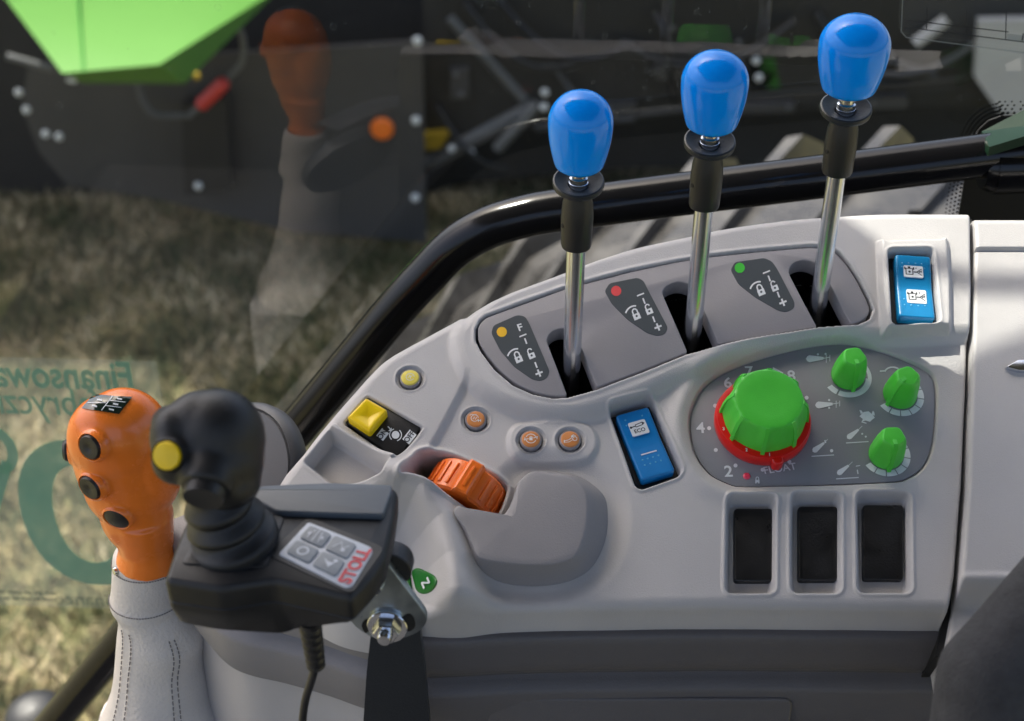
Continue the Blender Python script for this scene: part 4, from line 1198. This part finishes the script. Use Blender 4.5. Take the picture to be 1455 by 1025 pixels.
# ================================================================== BRACKET
BY = on_z(540, 830, ZT-.02).y + .018
br = thing('mounting_bracket', 'zinc plated bracket bolted to a dark flat bar holding the joystick box', 'bracket', on_y(555, 900, BY))
def by(x, y, d=0): return on_y(x, y, BY+d)
pp_ = [(538,770),(549,800),(578,838),(604,872),(607,884),(596,899),(561,912),(535,910),(508,895),(480,862),(470,800)]
Mbr = placed(by(555, 860), Vector((-.10, -1, .02)).normalized())
Mbi = Mbr.inverted()
def bl(x, y):   # ray onto the plate plane
    d = ray(x, y); nrm = Mbr.to_3x3().col[2]; o = Mbr.translation
    t = (o-CAM).dot(nrm)/d.dot(nrm); q = Mbi @ (CAM+d*t); return (q.x, q.y)
pl2 = ccw(rpoly([bl(*q) for q in pp_], .004, 4))
mb = MB(); mb.prism(pl2, -.0038, 0, .0005, 2, Mbr); plate = mb.build('plate', M_ZINC, br, world=True)
sl_ = [bl(*q) for q in ((570,880),(580,872),(588,878),(590,890),(582,897),(572,893))]
mb = MB(); mb.prism(ccw(smooth_closed(sl_, 4)), -.001, .0003, 0, 1, Mbr); mb.build('slot', M_WELL, plate, world=True)
sl_ = [bl(*q) for q in ((514,888),(520,880),(526,884),(526,894),(519,899))]
mb = MB(); mb.prism(ccw(smooth_closed(sl_, 4)), -.001, .0003, 0, 1, Mbr); mb.build('slot', M_WELL, plate, world=True)
sb = depth(by(551,890))/FPX
c_ = bl(551, 888)
Mn = Mbr @ Matrix.Translation((c_[0], c_[1], 0))
mb = MB(); mb.lathe([(29*sb,.0002),(29*sb,.0016),(28*sb,.0020),(15*sb,.0020)], 36, Mn); mb.build('washer', M_NUT, br, world=True)
mb = MB(); mb.lathe([(21*sb,.0018),(21*sb,.0026),(18.5*sb,.0060),(17*sb,.0066),(10*sb,.0066)], 6, Mn); mb.build('nut', M_NUT, br, world=True, ang=20)
mb = MB(); mb.lathe([(10.5*sb,.006),(10.5*sb,.0092),(9*sb,.0102),(2*sb,.0104)], 20, Mn); mb.build('bolt_end', M_NUT, br, world=True)
c_ = bl(534, 826)
mb = MB(); mb.lathe([(13*sb,0),(13*sb,.003),(11*sb,.0055),(6*sb,.0062)], 6, Mbr @ Matrix.Translation((c_[0], c_[1], 0))); mb.build('upper_bolt', M_NUT, br, world=True, ang=20)
c_ = bl(553, 820)
mb = MB(); mb.lathe([(27*sb,-.014),(29*sb,-.012),(29*sb,-.0045),(27*sb,-.004)], 36, Mbr @ Matrix.Translation((c_[0], c_[1], 0))); mb.build('rubber_buffer', M_BLACK, br, world=True)
bq = [by(528,890,.006), by(596,890,.006), by(604,955,.012), by(613,1060,.018), by(514,1060,.018), by(521,955,.012)]
mb = MB(); mb.loft([[p_ for p_ in bq], [p_+Vector((0, .006, 0)) for p_ in bq]], True, True); mb.build('flat_bar', M_BAR, br, world=True)

# ================================================================== ORANGE JOYSTICK
OY = .602
FZB = 1.19
def O(x, y, d=0): return on_y(x, y, OY+d)
ob = O(208, 800)
org = thing('orange_joystick', 'orange joystick grip with black buttons standing in a stitched grey leather gaiter', 'joystick', ob)
ko = depth(ob)/FPX
kv = ko/math.cos(R(40))
shapes = [('ell', O(163, 626), (63*ko, 50*ko, 70*ko), I3), ('ell', O(178, 610, .004), (58*ko, 48*ko, 60*ko), I3), ('ell', O(170, 660), (62*ko, 46*ko, 76*ko), I3), ('ell', O(180, 690), (60*ko, 44*ko, 72*ko), I3),
          ('ell', O(193, 728), (51*ko, 40*ko, 72*ko), I3), ('cap', O(200, 730), O(211, 792), 45*ko, 36*ko), ('cap', O(209, 768), O(211, 797), 36*ko, 46*ko),
          ('ell', O(212, 650, .004), (44*ko, 46*ko, 90*ko), I3)]
B_or = [(131,634,Vector((-.45,-.86,.22)),17), (131,691,Vector((-.48,-.86,.05)),17), (167,735,Vector((-.25,-.93,-.20)),17)]
bpos = []
for x, y, dn, rr_ in B_or:
    dn = dn.normalized(); c_ = O(x, y, -.0168 if y < 700 else -.0150); bpos.append((c_, dn, rr_))
    shapes.append(('cap', c_-dn*.016, c_+dn*.0012, 27*ko, 21.5*ko))
cs = O(98, 640, .002); sdn = Vector((-1, -.15, .05)).normalized()
shapes.append(('cap', cs-sdn*-.0 - sdn*.02, cs+sdn*.0005, 23*ko, 19*ko))
me = organic(shapes, .0009, 16, Matrix.Translation(ob).inverted())
grip = link_mesh('grip', me, M_ORANGE, org)
Oi = Matrix.Translation(ob).inverted()
for i, (c_, dn, rr_) in enumerate(bpos):
    mb = MB(); mb.lathe([(rr_*1.02*ko,-.001),(rr_*1.04*ko,.0014),(rr_*1.14*ko,.0020),(rr_*1.25*ko,.0014),(rr_*1.38*ko,-.001)], 36, Oi @ placed(c_, dn), cap0=False, cap1=False); mb.build('button_rim', M_ORANGE, grip, ang=60)
    mb = MB(); mb.lathe([(rr_*ko,-.002),(rr_*1.03*ko,.0016),(rr_*.9*ko,.0028),(rr_*.45*ko,.0030),(rr_*.22*ko,.0022),(rr_*.04*ko,.0021)] if i < 2 else [(rr_*1.15*ko,-.002),(rr_*1.12*ko,.0012),(rr_*.8*ko,.0026),(rr_*.1*ko,.0030)], 32, Oi @ placed(c_, dn)); mb.build('button', M_BLACK, grip)
mb = MB(); mb.lathe([(15*ko,-.002),(15*ko,.0015),(12*ko,.0028),(3*ko,.003)], 28, Oi @ placed(cs, sdn)); mb.build('button', M_BLACK, grip)
# gear label on the head: patch raised on the surface by ray casting
from mathutils.bvhtree import BVHTree
bvh = BVHTree.FromPolygons([ob + v_.co for v_ in me.vertices], [tuple(p_.vertices) for p_ in me.polygons])
def patch(px, off):
    g = 12; vs = []; ok = True
    A, B, C_, D = [Vector(q) for q in px]
    for j in range(g+1):
        for i in range(g+1):
            a = i/g; b_ = j/g; q = (A.lerp(B, a)).lerp(D.lerp(C_, a), b_)
            d = ray(q.x, q.y).normalized(); h = bvh.ray_cast(CAM, d)
            vs.append((h[0] + h[1]*off) if h[0] is not None else None)
    fs = []
    for j in range(g):
        for i in range(g):
            f = (j*(g+1)+i, j*(g+1)+i+1, (j+1)*(g+1)+i+1, (j+1)*(g+1)+i)
            if all(vs[k] is not None for k in f): fs.append(f)
    mp = {}; out = []
    for f in fs:
        for k in f:
            if k not in mp: mp[k] = len(out); out.append(vs[k])
    mb = MB(); mb.add(out, [tuple(mp[k] for k in f) for f in fs]); return mb
lab = [(133,562),(188,565),(169,589),(117,581)]
pm = patch(lab, .0006).build('gear_label', mat('gear_label_print', (.010, .022, .016), .12, coat=.5), grip, world=True, ang=60)
def lp(a, b_):
    A, B, C_, D = [Vector(q) for q in lab]; return (A.lerp(B, a)).lerp(D.lerp(C_, a), b_)
mb = MB()
def lstroke(a, b_, w):
    n_ = 8; pr = []
    for i in range(n_+1):
        q = Vector(lp(*a)).lerp(Vector(lp(*b_)), i/n_); t = (Vector(lp(*b_))-Vector(lp(*a))).normalized(); nn = Vector((-t.y, t.x))*w/2
        row = []
        for s_ in (1, -1):
            d = ray(*(q+nn*s_)).normalized(); h = bvh.ray_cast(CAM, d)
            if h[0] is None: row = None; break
            row.append(h[0]+h[1]*.0010)
        if row: pr.append(row)
    if len(pr) > 1: mb.add([p_ for r_ in pr for p_ in r_], [(2*i, 2*i+1, 2*i+3, 2*i+2) for i in range(len(pr)-1)])
lstroke((.52,.05), (.52,.95), 1.3)
for b_ in (.34, .66):
    lstroke((.52,b_), (.94,b_), .9)
lstroke((.05,.62), (.48,.5), .9)
for a_, b_ in ((.74,.18),(.74,.5),(.74,.82),(.28,.35),(.28,.75)):
    lstroke((a_-.07,b_), (a_+.07,b_+.03), 2.2)
mb.build('gear_lines', M_WHITE, grip, world=True, ang=0, normals=False)
# leather gaiter, lofted
rows = [(780,212,44),(786,212,50),(792,211,50.5),(805,210,50),(830,209,50),(842,208,50.5),(848,209,52.5),(856,211,53),(866,220,54.5),(880,227,58),(900,231,63.5),(930,228,63),(960,229,67.5),(985,230,74),(1005,233,84),(1025,239,99),(1060,250,125)]
rows = smooth_open([Vector((y, cx_, hw)) for y, cx_, hw in rows], 5)
ring_c = []; NG = 72
rings = []
for q in rows:
    y_, cx_, hw = q; c_ = O(cx_, y_ , .004)
    k_ = depth(c_)/FPX
    ring = []
    for i in range(NG):
        t = 2*math.pi*i/NG
        fold = 1 + .012*math.sin(3*t+y_*.02)*min(1, max(0, (y_-850)/60)) + .008*math.sin(7*t - y_*.05)*min(1, max(0, (y_-850)/60))
        seam = .972 if i == 46 and y_ > 850 else (1.012 if i in (45, 47) and y_ > 850 else 1)
        ring.append(c_ + Vector((math.cos(t)*hw*k_*fold*seam, math.sin(t)*hw*k_*.92*fold*seam, 0)))
    rings.append(ring)
mb = MB(); mb.loft(rings, False, False); gaiter = mb.build('gaiter', M_LEATH, org, world=True, ang=60)
mb = MB()
def stitch(col_f, r0, r1, step, out=.0006):
    k = r0
    while k < r1-1:
        j = int(k); i0 = col_f(k)
        def pt(kk, ii):
            a = int(ii) % NG; b_ = (a+1) % NG; f_ = ii-int(ii)
            A = rings[int(kk)][a].lerp(rings[int(kk)][b_], f_); B = rings[min(int(kk)+1, len(rings)-1)][a].lerp(rings[min(int(kk)+1, len(rings)-1)][b_], f_)
            q = A.lerp(B, kk-int(kk)); cc = sum(rings[int(kk)], Vector())/NG; n_ = (q-cc); n_.z = 0; return q + n_.normalized()*out
        A = pt(k, i0); B = pt(k+step*.62, col_f(k+step*.62))
        mb.tube([A, B], .00035, 5); k += step
for base in (44.3, 47.6): stitch(lambda k, b_=base: b_ - .012*(k-38), 42, len(rings)-2, 1.25)
for base in (58.8, 60.3): stitch(lambda k, b_=base: b_, 44, len(rings)-2, 1.25)
for row, a0_, a1_ in ((12, 36, 66), (28, 36, 66)):
    i_ = a0_
    while i_ < a1_:
        A = rings[row][int(i_) % NG].lerp(rings[row][(int(i_)+1) % NG], i_-int(i_)); j_ = i_+.5; B = rings[row][int(j_) % NG].lerp(rings[row][(int(j_)+1) % NG], j_-int(j_))
        cc = sum(rings[row], Vector())/NG; mb.tube([A+(A-cc).normalized()*.0005, B+(B-cc).normalized()*.0005], .00032, 5); i_ += .85
o = mb.build('stitching', M_THREAD, gaiter, world=True); o['kind'] = 'stuff'
gb_ = O(250, 1056, .004)
mb = MB(); mb.prism(rrect(.105, .095, .02, 5), FZB-gb_.z, -.002, .004, 3, Matrix.Translation(gb_)); mb.build('gaiter_base', M_TAUPE, org, world=True)
mb = MB(); c_ = O(163, 812, -.008); mb.lathe([(.0022,-.001),(.0022,.0006),(.0012,.0010)], 14, placed(c_, Vector((-.8,-.6,.05)))); mb.build('snap', M_STEEL, gaiter, world=True)

# ================================================================== round end cap of the front arm behind the joystick
EY = .665
ec = on_y(345, 690, EY)
arm_ = thing('arm_end_cap', 'rounded slate grey end cap behind the black joystick head', 'cap', ec)
ke = depth(ec)/FPX
def E(x, y, d=0): return on_y(x, y, EY+d)
axd = Vector((-.55, -.60, .58)).normalized()
me_c = E(345, 668)
mb = MB(); Me = placed(me_c, axd)
rr_ = 96*ke
mb.lathe([(rr_*.2,-.016),(rr_*.8,-.015),(rr_*1.0,-.011),(rr_*1.02,-.006),(rr_*.99,-.002),(rr_*.93,0),(rr_*.90,-.0012),(rr_*.88,0),(rr_*.6,.001),(rr_*.1,.0014)], 64, Me); mb.build('drum', M_DIALG, arm_, world=True, ang=50)

# ================================================================== SEAT
sp = at_depth(1470, 1000, .60)
seat = thing('seat_backrest', 'dark grey fabric seat edge in the lower right corner', 'seat', sp)
def D(x, y, d): return at_depth(x, y, d)
kd = .6/FPX
shapes = [('cap', D(1385, 1180, .60), D(1405, 960, .60), 80*kd, 74*kd), ('cap', D(1405, 965, .60), D(1545, 790, .61), 74*kd, 66*kd), ('ell', D(1405, 962, .60), (74*kd, 74*kd, 74*kd), I3),
          ('cap', D(1500, 1180, .64), D(1570, 880, .64), 120*kd, 110*kd)]
me = organic(shapes, .003, 12, Matrix.Translation(sp).inverted())
link_mesh('cushion', me, M_FABRIC, seat)

# ================================================================== CAB floor, roof
FZ = 1.18
fl_ = MB(); fl_.box((-1.0, -.95, FZ-.05), (1.1, .86, FZ)); o = fl_.build('cab_floor', M_FLOOR, None); tag(o, kind='structure')
cw = thing('added_cab_side', 'unseen black lower cab side added to darken reflections in the window', 'cab side', Vector((0, -.95, FZ)))
mb = MB(); mb.box((-1.5, -1.0, FZ-.3), (1.5, -.952, FZ+.62)); mb.build('lower_panel', M_FLOOR, cw, world=True)  # out of view, added to keep sunlit grass out of the pane's reflection
mb = MB(); mb.box((-1.5, -.99, FZ+.622), (1.5, -.955, FZ+.66)); mb.build('sill_trim', M_SOFT, cw, world=True)
RZ = 3.14
lit = [(1168,250),(1560,250),(1560,560),(1345,560),(1200,486),(1172,440)]
sun_cut = []
lq = [(1158,296),(1215,585),(1560,452)]  # sun patch corners, cast back to the roof to shape its cut
for x, y in lq:
    p_ = C3(*S(x, y)); t = (RZ-p_.z)/TOSUN.z; h_ = p_ + TOSUN*t; sun_cut.append((h_.x, h_.y))
rf = thing('cab_roof', 'dark grey cab roof lining with a corner cut to shape the sun patch on the console and an added shade bar', 'roof', Vector((0, 0, RZ)))
ox0, ox1, oy0, oy1 = -1.0, 1.15, -1.0, 1.02
P1, P2, P3 = sun_cut
oyt = max(oy1, P1[1])
outer = ccw([(ox0, oy0), (ox1+.3, oy0), (ox1+.3, P3[1]), P3, P2, P1, (P1[0], oyt), (ox0, oyt)])  # corner left open so the sun patch reaches the console
mb = MB(); mb.prism(outer, RZ, RZ+.07, 0)
mb.build('lining', M_ROOF, rf, world=True, ang=0)
hb = []
for x, y in ((1120,418),(1640,424)):
    p_ = C3(*S(x, y)); t = (RZ-.03-p_.z)/TOSUN.z; hb.append(p_ + TOSUN*t)
mb = MB(); mb.tube(hb, .0062, 12); mb.build('shade_bar', M_TUBE, rf, world=True)  # added bar out of view, throws the shadow band on the console

# ================================================================== OUTSIDE
GZ = -.32
def ground_mat():
    m = bpy.data.materials.new('dry_grass_soil'); m.use_nodes = True; t = m.node_tree; b = t.nodes['Principled BSDF']
    b.inputs['Roughness'].default_value = .95
    tc = nd(t, 'ShaderNodeTexCoord')
    n1 = nd(t, 'ShaderNodeTexNoise'); n1.inputs['Scale'].default_value = 5; n1.inputs['Detail'].default_value = 8; n1.inputs['Roughness'].default_value = .7
    cr = nd(t, 'ShaderNodeValToRGB'); e = cr.color_ramp.elements
    e[0].position = .34; e[0].color = (.045, .06, .020, 1); e[1].position = .66; e[1].color = (.26, .21, .10, 1)
    el = cr.color_ramp.elements.new(.5); el.color = (.13, .12, .05, 1)
    t.links.new(tc.outputs['Object'], n1.inputs[0]); t.links.new(n1.outputs[0], cr.inputs[0]); t.links.new(cr.outputs[0], b.inputs[0])
    return m
mb = MB(); mb.add([(-150,-150,GZ),(150,-150,GZ),(150,150,GZ),(-150,150,GZ)], [(0,1,2,3)])
g = mb.build('ground', ground_mat(), None, ang=0); tag(g, kind='structure')
def grass_mat():
    m = bpy.data.materials.new('dry_grass_blades'); m.use_nodes = True; t = m.node_tree; b = t.nodes['Principled BSDF']
    b.inputs['Roughness'].default_value = .8
    ge = nd(t, 'ShaderNodeNewGeometry'); cr = nd(t, 'ShaderNodeValToRGB'); e = cr.color_ramp.elements
    e[0].position = 0; e[0].color = (.045, .062, .020, 1); e[1].position = 1; e[1].color = (.64, .55, .36, 1)
    for p_, c_ in ((.28, (.085, .095, .035, 1)), (.45, (.19, .155, .08, 1)), (.8, (.43, .35, .20, 1))):
        el = e.new(p_); el.color = c_
    tc = nd(t, 'ShaderNodeTexCoord'); n1 = nd(t, 'ShaderNodeTexNoise'); n1.inputs['Scale'].default_value = 3.6; n1.inputs['Detail'].default_value = 5
    ad = nd(t, 'ShaderNodeMath', operation='MULTIPLY_ADD'); ad.inputs[1].default_value = 2.6; ad.inputs[2].default_value = -1.40
    sm = nd(t, 'ShaderNodeMath', operation='ADD')
    t.links.new(tc.outputs['Object'], n1.inputs[0]); t.links.new(n1.outputs[0], ad.inputs[0]); t.links.new(ad.outputs[0], sm.inputs[0]); t.links.new(ge.outputs['Random Per Island'], sm.inputs[1])
    t.links.new(sm.outputs[0], cr.inputs[0]); t.links.new(cr.outputs[0], b.inputs[0])
    return m
NB = 150000
bx = rng.uniform(-2.6, 1.6, NB); by_ = rng.uniform(1.9, 6.2, NB)
# patchy density
dens = np.sin(bx*5.1+np.sin(by_*3.7)*1.5)*np.sin(by_*4.3+1.2*np.sin(bx*2.9)); kp_ = rng.uniform(-1.4, 1, NB) < dens+.35
bx, by_ = bx[kp_], by_[kp_]; n_ = len(bx)
an = rng.uniform(0, 6.283, n_); hh = rng.uniform(.02, .075, n_); ww = rng.uniform(.0025, .007, n_); le = rng.uniform(.01, .08, n_); la = rng.uniform(0, 6.283, n_)
co = np.zeros((n_, 3, 3))
co[:, 0] = np.stack([bx-ww*np.cos(an), by_-ww*np.sin(an), np.full(n_, GZ)], -1)
co[:, 1] = np.stack([bx+ww*np.cos(an), by_+ww*np.sin(an), np.full(n_, GZ)], -1)
co[:, 2] = np.stack([bx+le*np.cos(la), by_+le*np.sin(la), GZ+hh], -1)
me = bpy.data.meshes.new('grass'); me.vertices.add(n_*3); me.vertices.foreach_set('co', co.ravel().astype(np.float32))
me.loops.add(n_*3); me.loops.foreach_set('vertex_index', np.arange(n_*3, dtype=np.int32)); me.polygons.add(n_)
me.polygons.foreach_set('loop_start', np.arange(n_, dtype=np.int32)*3); me.polygons.foreach_set('loop_total', np.full(n_, 3, np.int32)); me.update(calc_edges=True)
o = link_mesh('grass', me, grass_mat()); tag(o, 'short dry grass beside the tractor', 'grass', kind='stuff')

# --- neighbouring machine
m0 = on_y(300, 300, 5.2); m0.z = GZ
mach = thing('parked_machine', 'dark farm machine with bright green hood and grey side sheet parked alongside', 'machine', m0)
def solid(name, m, pts, parent=mach, hull=True, ang=20):
    b = bmesh.new()
    for p_ in pts: b.verts.new(p_)
    bmesh.ops.convex_hull(b, input=b.verts)
    me_ = bpy.data.meshes.new(name); b.to_mesh(me_); b.free(); me_.transform(ROOTM[parent.name].inverted())
    me_.shade_smooth(); me_.set_sharp_from_angle(angle=R(ang))
    return link_mesh(name, me_, m, parent)
Yh = 4.15
hood = solid('hood', M_MGREEN, [on_y(88,104,Yh), on_y(226,92,Yh), on_y(2,-10,Yh+.55), on_y(330,-25,Yh+.55), on_y(-10,-40,Yh+.8), on_y(350,-60,Yh+.8),
       on_y(118,118,Yh+.10), on_y(262,119,Yh+.10), on_y(402,-20,Yh+.60), on_y(420,-60,Yh+.85), on_y(-20,-40,Yh+.9)])
ga, gb = on_y(112, -10, Yh+.50), on_y(120, 103, Yh-.004)
mb = MB(); mb.tube([ga+Vector((0,-.012,.004)), gb+Vector((0,-.002,.002))], .004, 6); mb.build('hood_seam', M_DGREEN, hood, world=True)
def slab(pxs, Y, th, name, m):
    f = [on_y(x, y, Y) for x, y in pxs]; mb = MB(); mb.loft([f, [p_+Vector((0, th, 0)) for p_ in f]], True, True); return mb.build(name, m, mach, world=True, ang=20)
def bar(a, b_, Y, w, name, m, Y2=None):
    mb = MB(); mb.tube([on_y(*a, Y), on_y(*b_, Y2 or Y)], w, 10); return mb.build(name, m, mach, world=True)
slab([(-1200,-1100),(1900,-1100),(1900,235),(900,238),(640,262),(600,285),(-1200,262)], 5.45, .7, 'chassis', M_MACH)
sheet = slab([(40,95),(600,60),(606,345),(420,330),(230,285),(95,262),(55,215),(30,150)], 5.0, .03, 'side_sheet', M_PANEL)
slab([(258,150),(322,140),(328,270),(262,278)], 4.9, .08, 'post', M_MACH)
slab([(600,-60),(1460,-60),(1460,150),(960,160),(700,175),(606,240)], 5.2, .04, 'inner_frame', M_MACH)
bar((638,25), (745,142), 5.2, .020, 'brace_bar', M_STEELD); bar((745,12), (975,52), 5.25, .022, 'cross_bar', M_STEELD)
bar((845,40), (852,130), 5.25, .03, 'upright_bar', M_PANEL); bar((1005,-10), (1008,110), 5.25, .035, 'upright_bar', M_PANEL); bar((1143,-10), (1138,112), 5.25, .04, 'upright_bar', M_PANEL)
bar((606,232), (760,150), 5.2, .03, 'brace_bar', M_STEELD); bar((706,212), (765,148), 5.15, .022, 'brace_bar', M_STEELD); bar((760,180), (980,150), 5.22, .025, 'cross_bar', M_PANEL); bar((1040,135), (1380,108), 5.22, .022, 'cross_bar', M_PANEL)
slab([(1062,84),(1100,82),(1108,125),(1066,128)], 5.2, .04, 'green_bracket', M_DGREEN)
slab([(590,195),(640,190),(625,212),(592,215)], 5.15, .05, 'yellow_bracket', M_YBRACK)
slab([(735,124),(760,121),(758,131),(738,133)], 5.2, .04, 'red_lamp', M_REDG)
slab([(1392,30),(1500,28),(1500,175),(1420,160),(1386,112)], 5.10, .04, 'pale_guard', M_WHITEM)
bar((1300,62), (1345,28), 5.15, .022, 'brace_bar', M_WHITEM)
mb = MB(); ar_ = [on_y(1330+42*math.cos(R(t)), 62+42*math.sin(R(t)), 5.35) for t in range(-80, 140, 15)]; mb.tube(ar_, .014, 8); mb.build('hose', M_PANEL, mach, world=True)
mb = MB(); ar_ = smooth_open([on_y(650,60,5.3), on_y(638,110,5.3), on_y(630,180,5.3), on_y(632,200,5.3)], 5); mb.tube(ar_, .010, 8); mb.build('hose', M_MACH, mach, world=True)
for x, y in ((593,58),(591,171),(590,281)):
    mb = MB(); c_ = on_y(x, y, 4.998); mb.lathe([(.0175,0),(.016,.008),(.008,.013),(.001,.014)], 14, placed(c_, Vector((0,-1,0)))); mb.build('bolt_head', M_RIVET, sheet, world=True)
for x, y in ((27,131),(38,156),(65,190),(84,194),(282,264),(669,217),(642,211),(774,131),(773,152),(1074,86),(1078,110)):
    mb = MB(); c_ = on_y(x, y, 4.88 if x < 300 else 5.13); mb.lathe([(.0155,0),(.014,.008),(.007,.012),(.001,.013)], 14, placed(c_, Vector((0,-1,0)))); mb.build('bolt_head', M_RIVET, mach, world=True)
mb = MB(); c_ = on_y(543,182,4.998); mb.lathe([(.043,0),(.043,.012),(.036,.020),(.001,.021)], 28, placed(c_, Vector((0,-1,0)))); mb.build('reflector', M_REFL, sheet, world=True)
# latch handle with a red grip
hp_ = [on_y(196,118,4.9), on_y(202,140,4.9), on_y(213,158,4.9), on_y(225,164,4.9), on_y(262,164,4.9), on_y(275,160,4.9), on_y(328,108,4.9), on_y(345,85,4.9), on_y(344,50,4.9), on_y(330,30,4.9)]
mb = MB(); mb.tube(smooth_open(hp_, 4), .011, 10); lat = mb.build('latch_rod', M_STEELD, mach, world=True)
mb = MB(); mb.tube([on_y(283,152,4.88), on_y(286,149,4.88), on_y(318,118,4.88), on_y(322,115,4.88)], [.016,.026,.026,.016], 16); mb.build('red_grip', M_REDG, lat, world=True)
bar((10,80), (75,98), 4.5, .012, 'hand_bar', M_STEELD)
slab([(95,112),(108,115),(107,119),(94,116)], 4.5, .02, 'latch_plate', M_RIVET)
for x, y in ((190,108),(206,110),(280,108)):
    mb = MB(); c_ = on_y(x, y, 4.24); mb.lathe([(.012,0),(.010,.01),(.002,.012)], 10, placed(c_, Vector((0,-1,0)))); mb.build('hood_catch', M_YBRACK, hood, world=True)
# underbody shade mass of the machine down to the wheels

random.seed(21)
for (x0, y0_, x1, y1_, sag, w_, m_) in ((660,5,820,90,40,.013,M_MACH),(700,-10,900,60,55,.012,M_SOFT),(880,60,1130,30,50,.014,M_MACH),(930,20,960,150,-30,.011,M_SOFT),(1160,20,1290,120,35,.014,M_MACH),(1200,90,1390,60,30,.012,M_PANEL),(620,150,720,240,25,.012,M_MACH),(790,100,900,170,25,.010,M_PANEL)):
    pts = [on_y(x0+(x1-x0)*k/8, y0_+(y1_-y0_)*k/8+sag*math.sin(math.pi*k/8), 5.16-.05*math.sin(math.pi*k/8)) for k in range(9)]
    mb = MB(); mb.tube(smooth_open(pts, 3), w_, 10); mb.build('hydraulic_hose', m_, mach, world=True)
mb = MB(); mb.tube([on_y(1180,60,5.15), on_y(1260,86,5.15)], .032, 16); mb.tube([on_y(1260,86,5.15), on_y(1330,108,5.15)], .014, 12); mb.build('hydraulic_cylinder', M_PANEL, mach, world=True)
for (x0, y0_, w_, h_) in ((930,95,60,16),(640,100,26,40),(1010,150,120,10),(1230,140,60,14),(860,150,44,12)):
    slab([(x0,y0_),(x0+w_,y0_-3),(x0+w_,y0_+h_),(x0,y0_+h_+2)], 5.17, .03, 'mounting_plate', M_PANEL)
for (x, y) in ((935,101),(982,99),(648,106),(655,134),(1016,155),(1120,152),(1240,146),(866,156),(1050,60),(955,40),(893,70)):
    mb = MB(); c_ = on_y(x, y, 5.165); mb.lathe([(.011,0),(.011,.007),(.006,.008),(.006,.014),(.001,.0145)], 6, placed(c_, Vector((0,-1,0)))); mb.build('hex_bolt', M_STEELD, mach, world=True, ang=20)
# --- rear tyre of our tractor
TC = Vector((.56, 1.62, .712)); TR = .95
ty = thing('rear_tyre', 'big dark lugged tyre outside the window below the handrail', 'tyre', Vector((TC.x, TC.y, GZ)))
Mt = placed(TC, Vector((0, -1, 0)), Vector((1, 0, 0)))
mb = MB(); mb.lathe([(.48,-.26),(.60,-.31),(.78,-.315),(.85,-.28),(TR,-.20),(TR+.008,0),(TR,.20),(.85,.28),(.78,.315),(.60,.31),(.48,.26)], 96, Mt); mb.build('carcass', M_TYRE, ty, world=True)
mb0 = None
for s in (1, -1):
    for i in range(46):
        a0 = 2*math.pi*(i+(.5 if s < 0 else 0))/46
        sec = []
        for k in range(6):
            t = k/5; a = a0 + t*.20; zz = s*(.30-.30*t); r0 = TR + (0 if k else -.035)
            tp = .022 if k else .008
            wd_ = .011+.006*(1-t)
            def pt(da, r_): return (r_*math.cos(a+da/TR), r_*math.sin(a+da/TR), zz)
            sec.append([pt(-wd_, r0-.03), pt(-wd_*.7, r0+tp), pt(wd_*.7, r0+tp), pt(wd_, r0-.03)])
        mb = MB(); mb.loft(sec, True, True, Mt); mb.build('lug', M_TYRE, ty, world=True, ang=25)

# --- round lamp at the lower left
lc = on_y(52, 1022, 1.02)
lamp = thing('work_lamp', 'round black work lamp below the window at the lower left', 'lamp', lc)
kl = depth(lc)/FPX
mb = MB(); mb.lathe([(42*kl,-.03),(45*kl,-.004),(44*kl,.004),(38*kl,.010),(22*kl,.017),(2*kl,.019)], 40, placed(lc, Vector((.1,-.25,1)))); mb.build('housing', M_SOFT, lamp, world=True)
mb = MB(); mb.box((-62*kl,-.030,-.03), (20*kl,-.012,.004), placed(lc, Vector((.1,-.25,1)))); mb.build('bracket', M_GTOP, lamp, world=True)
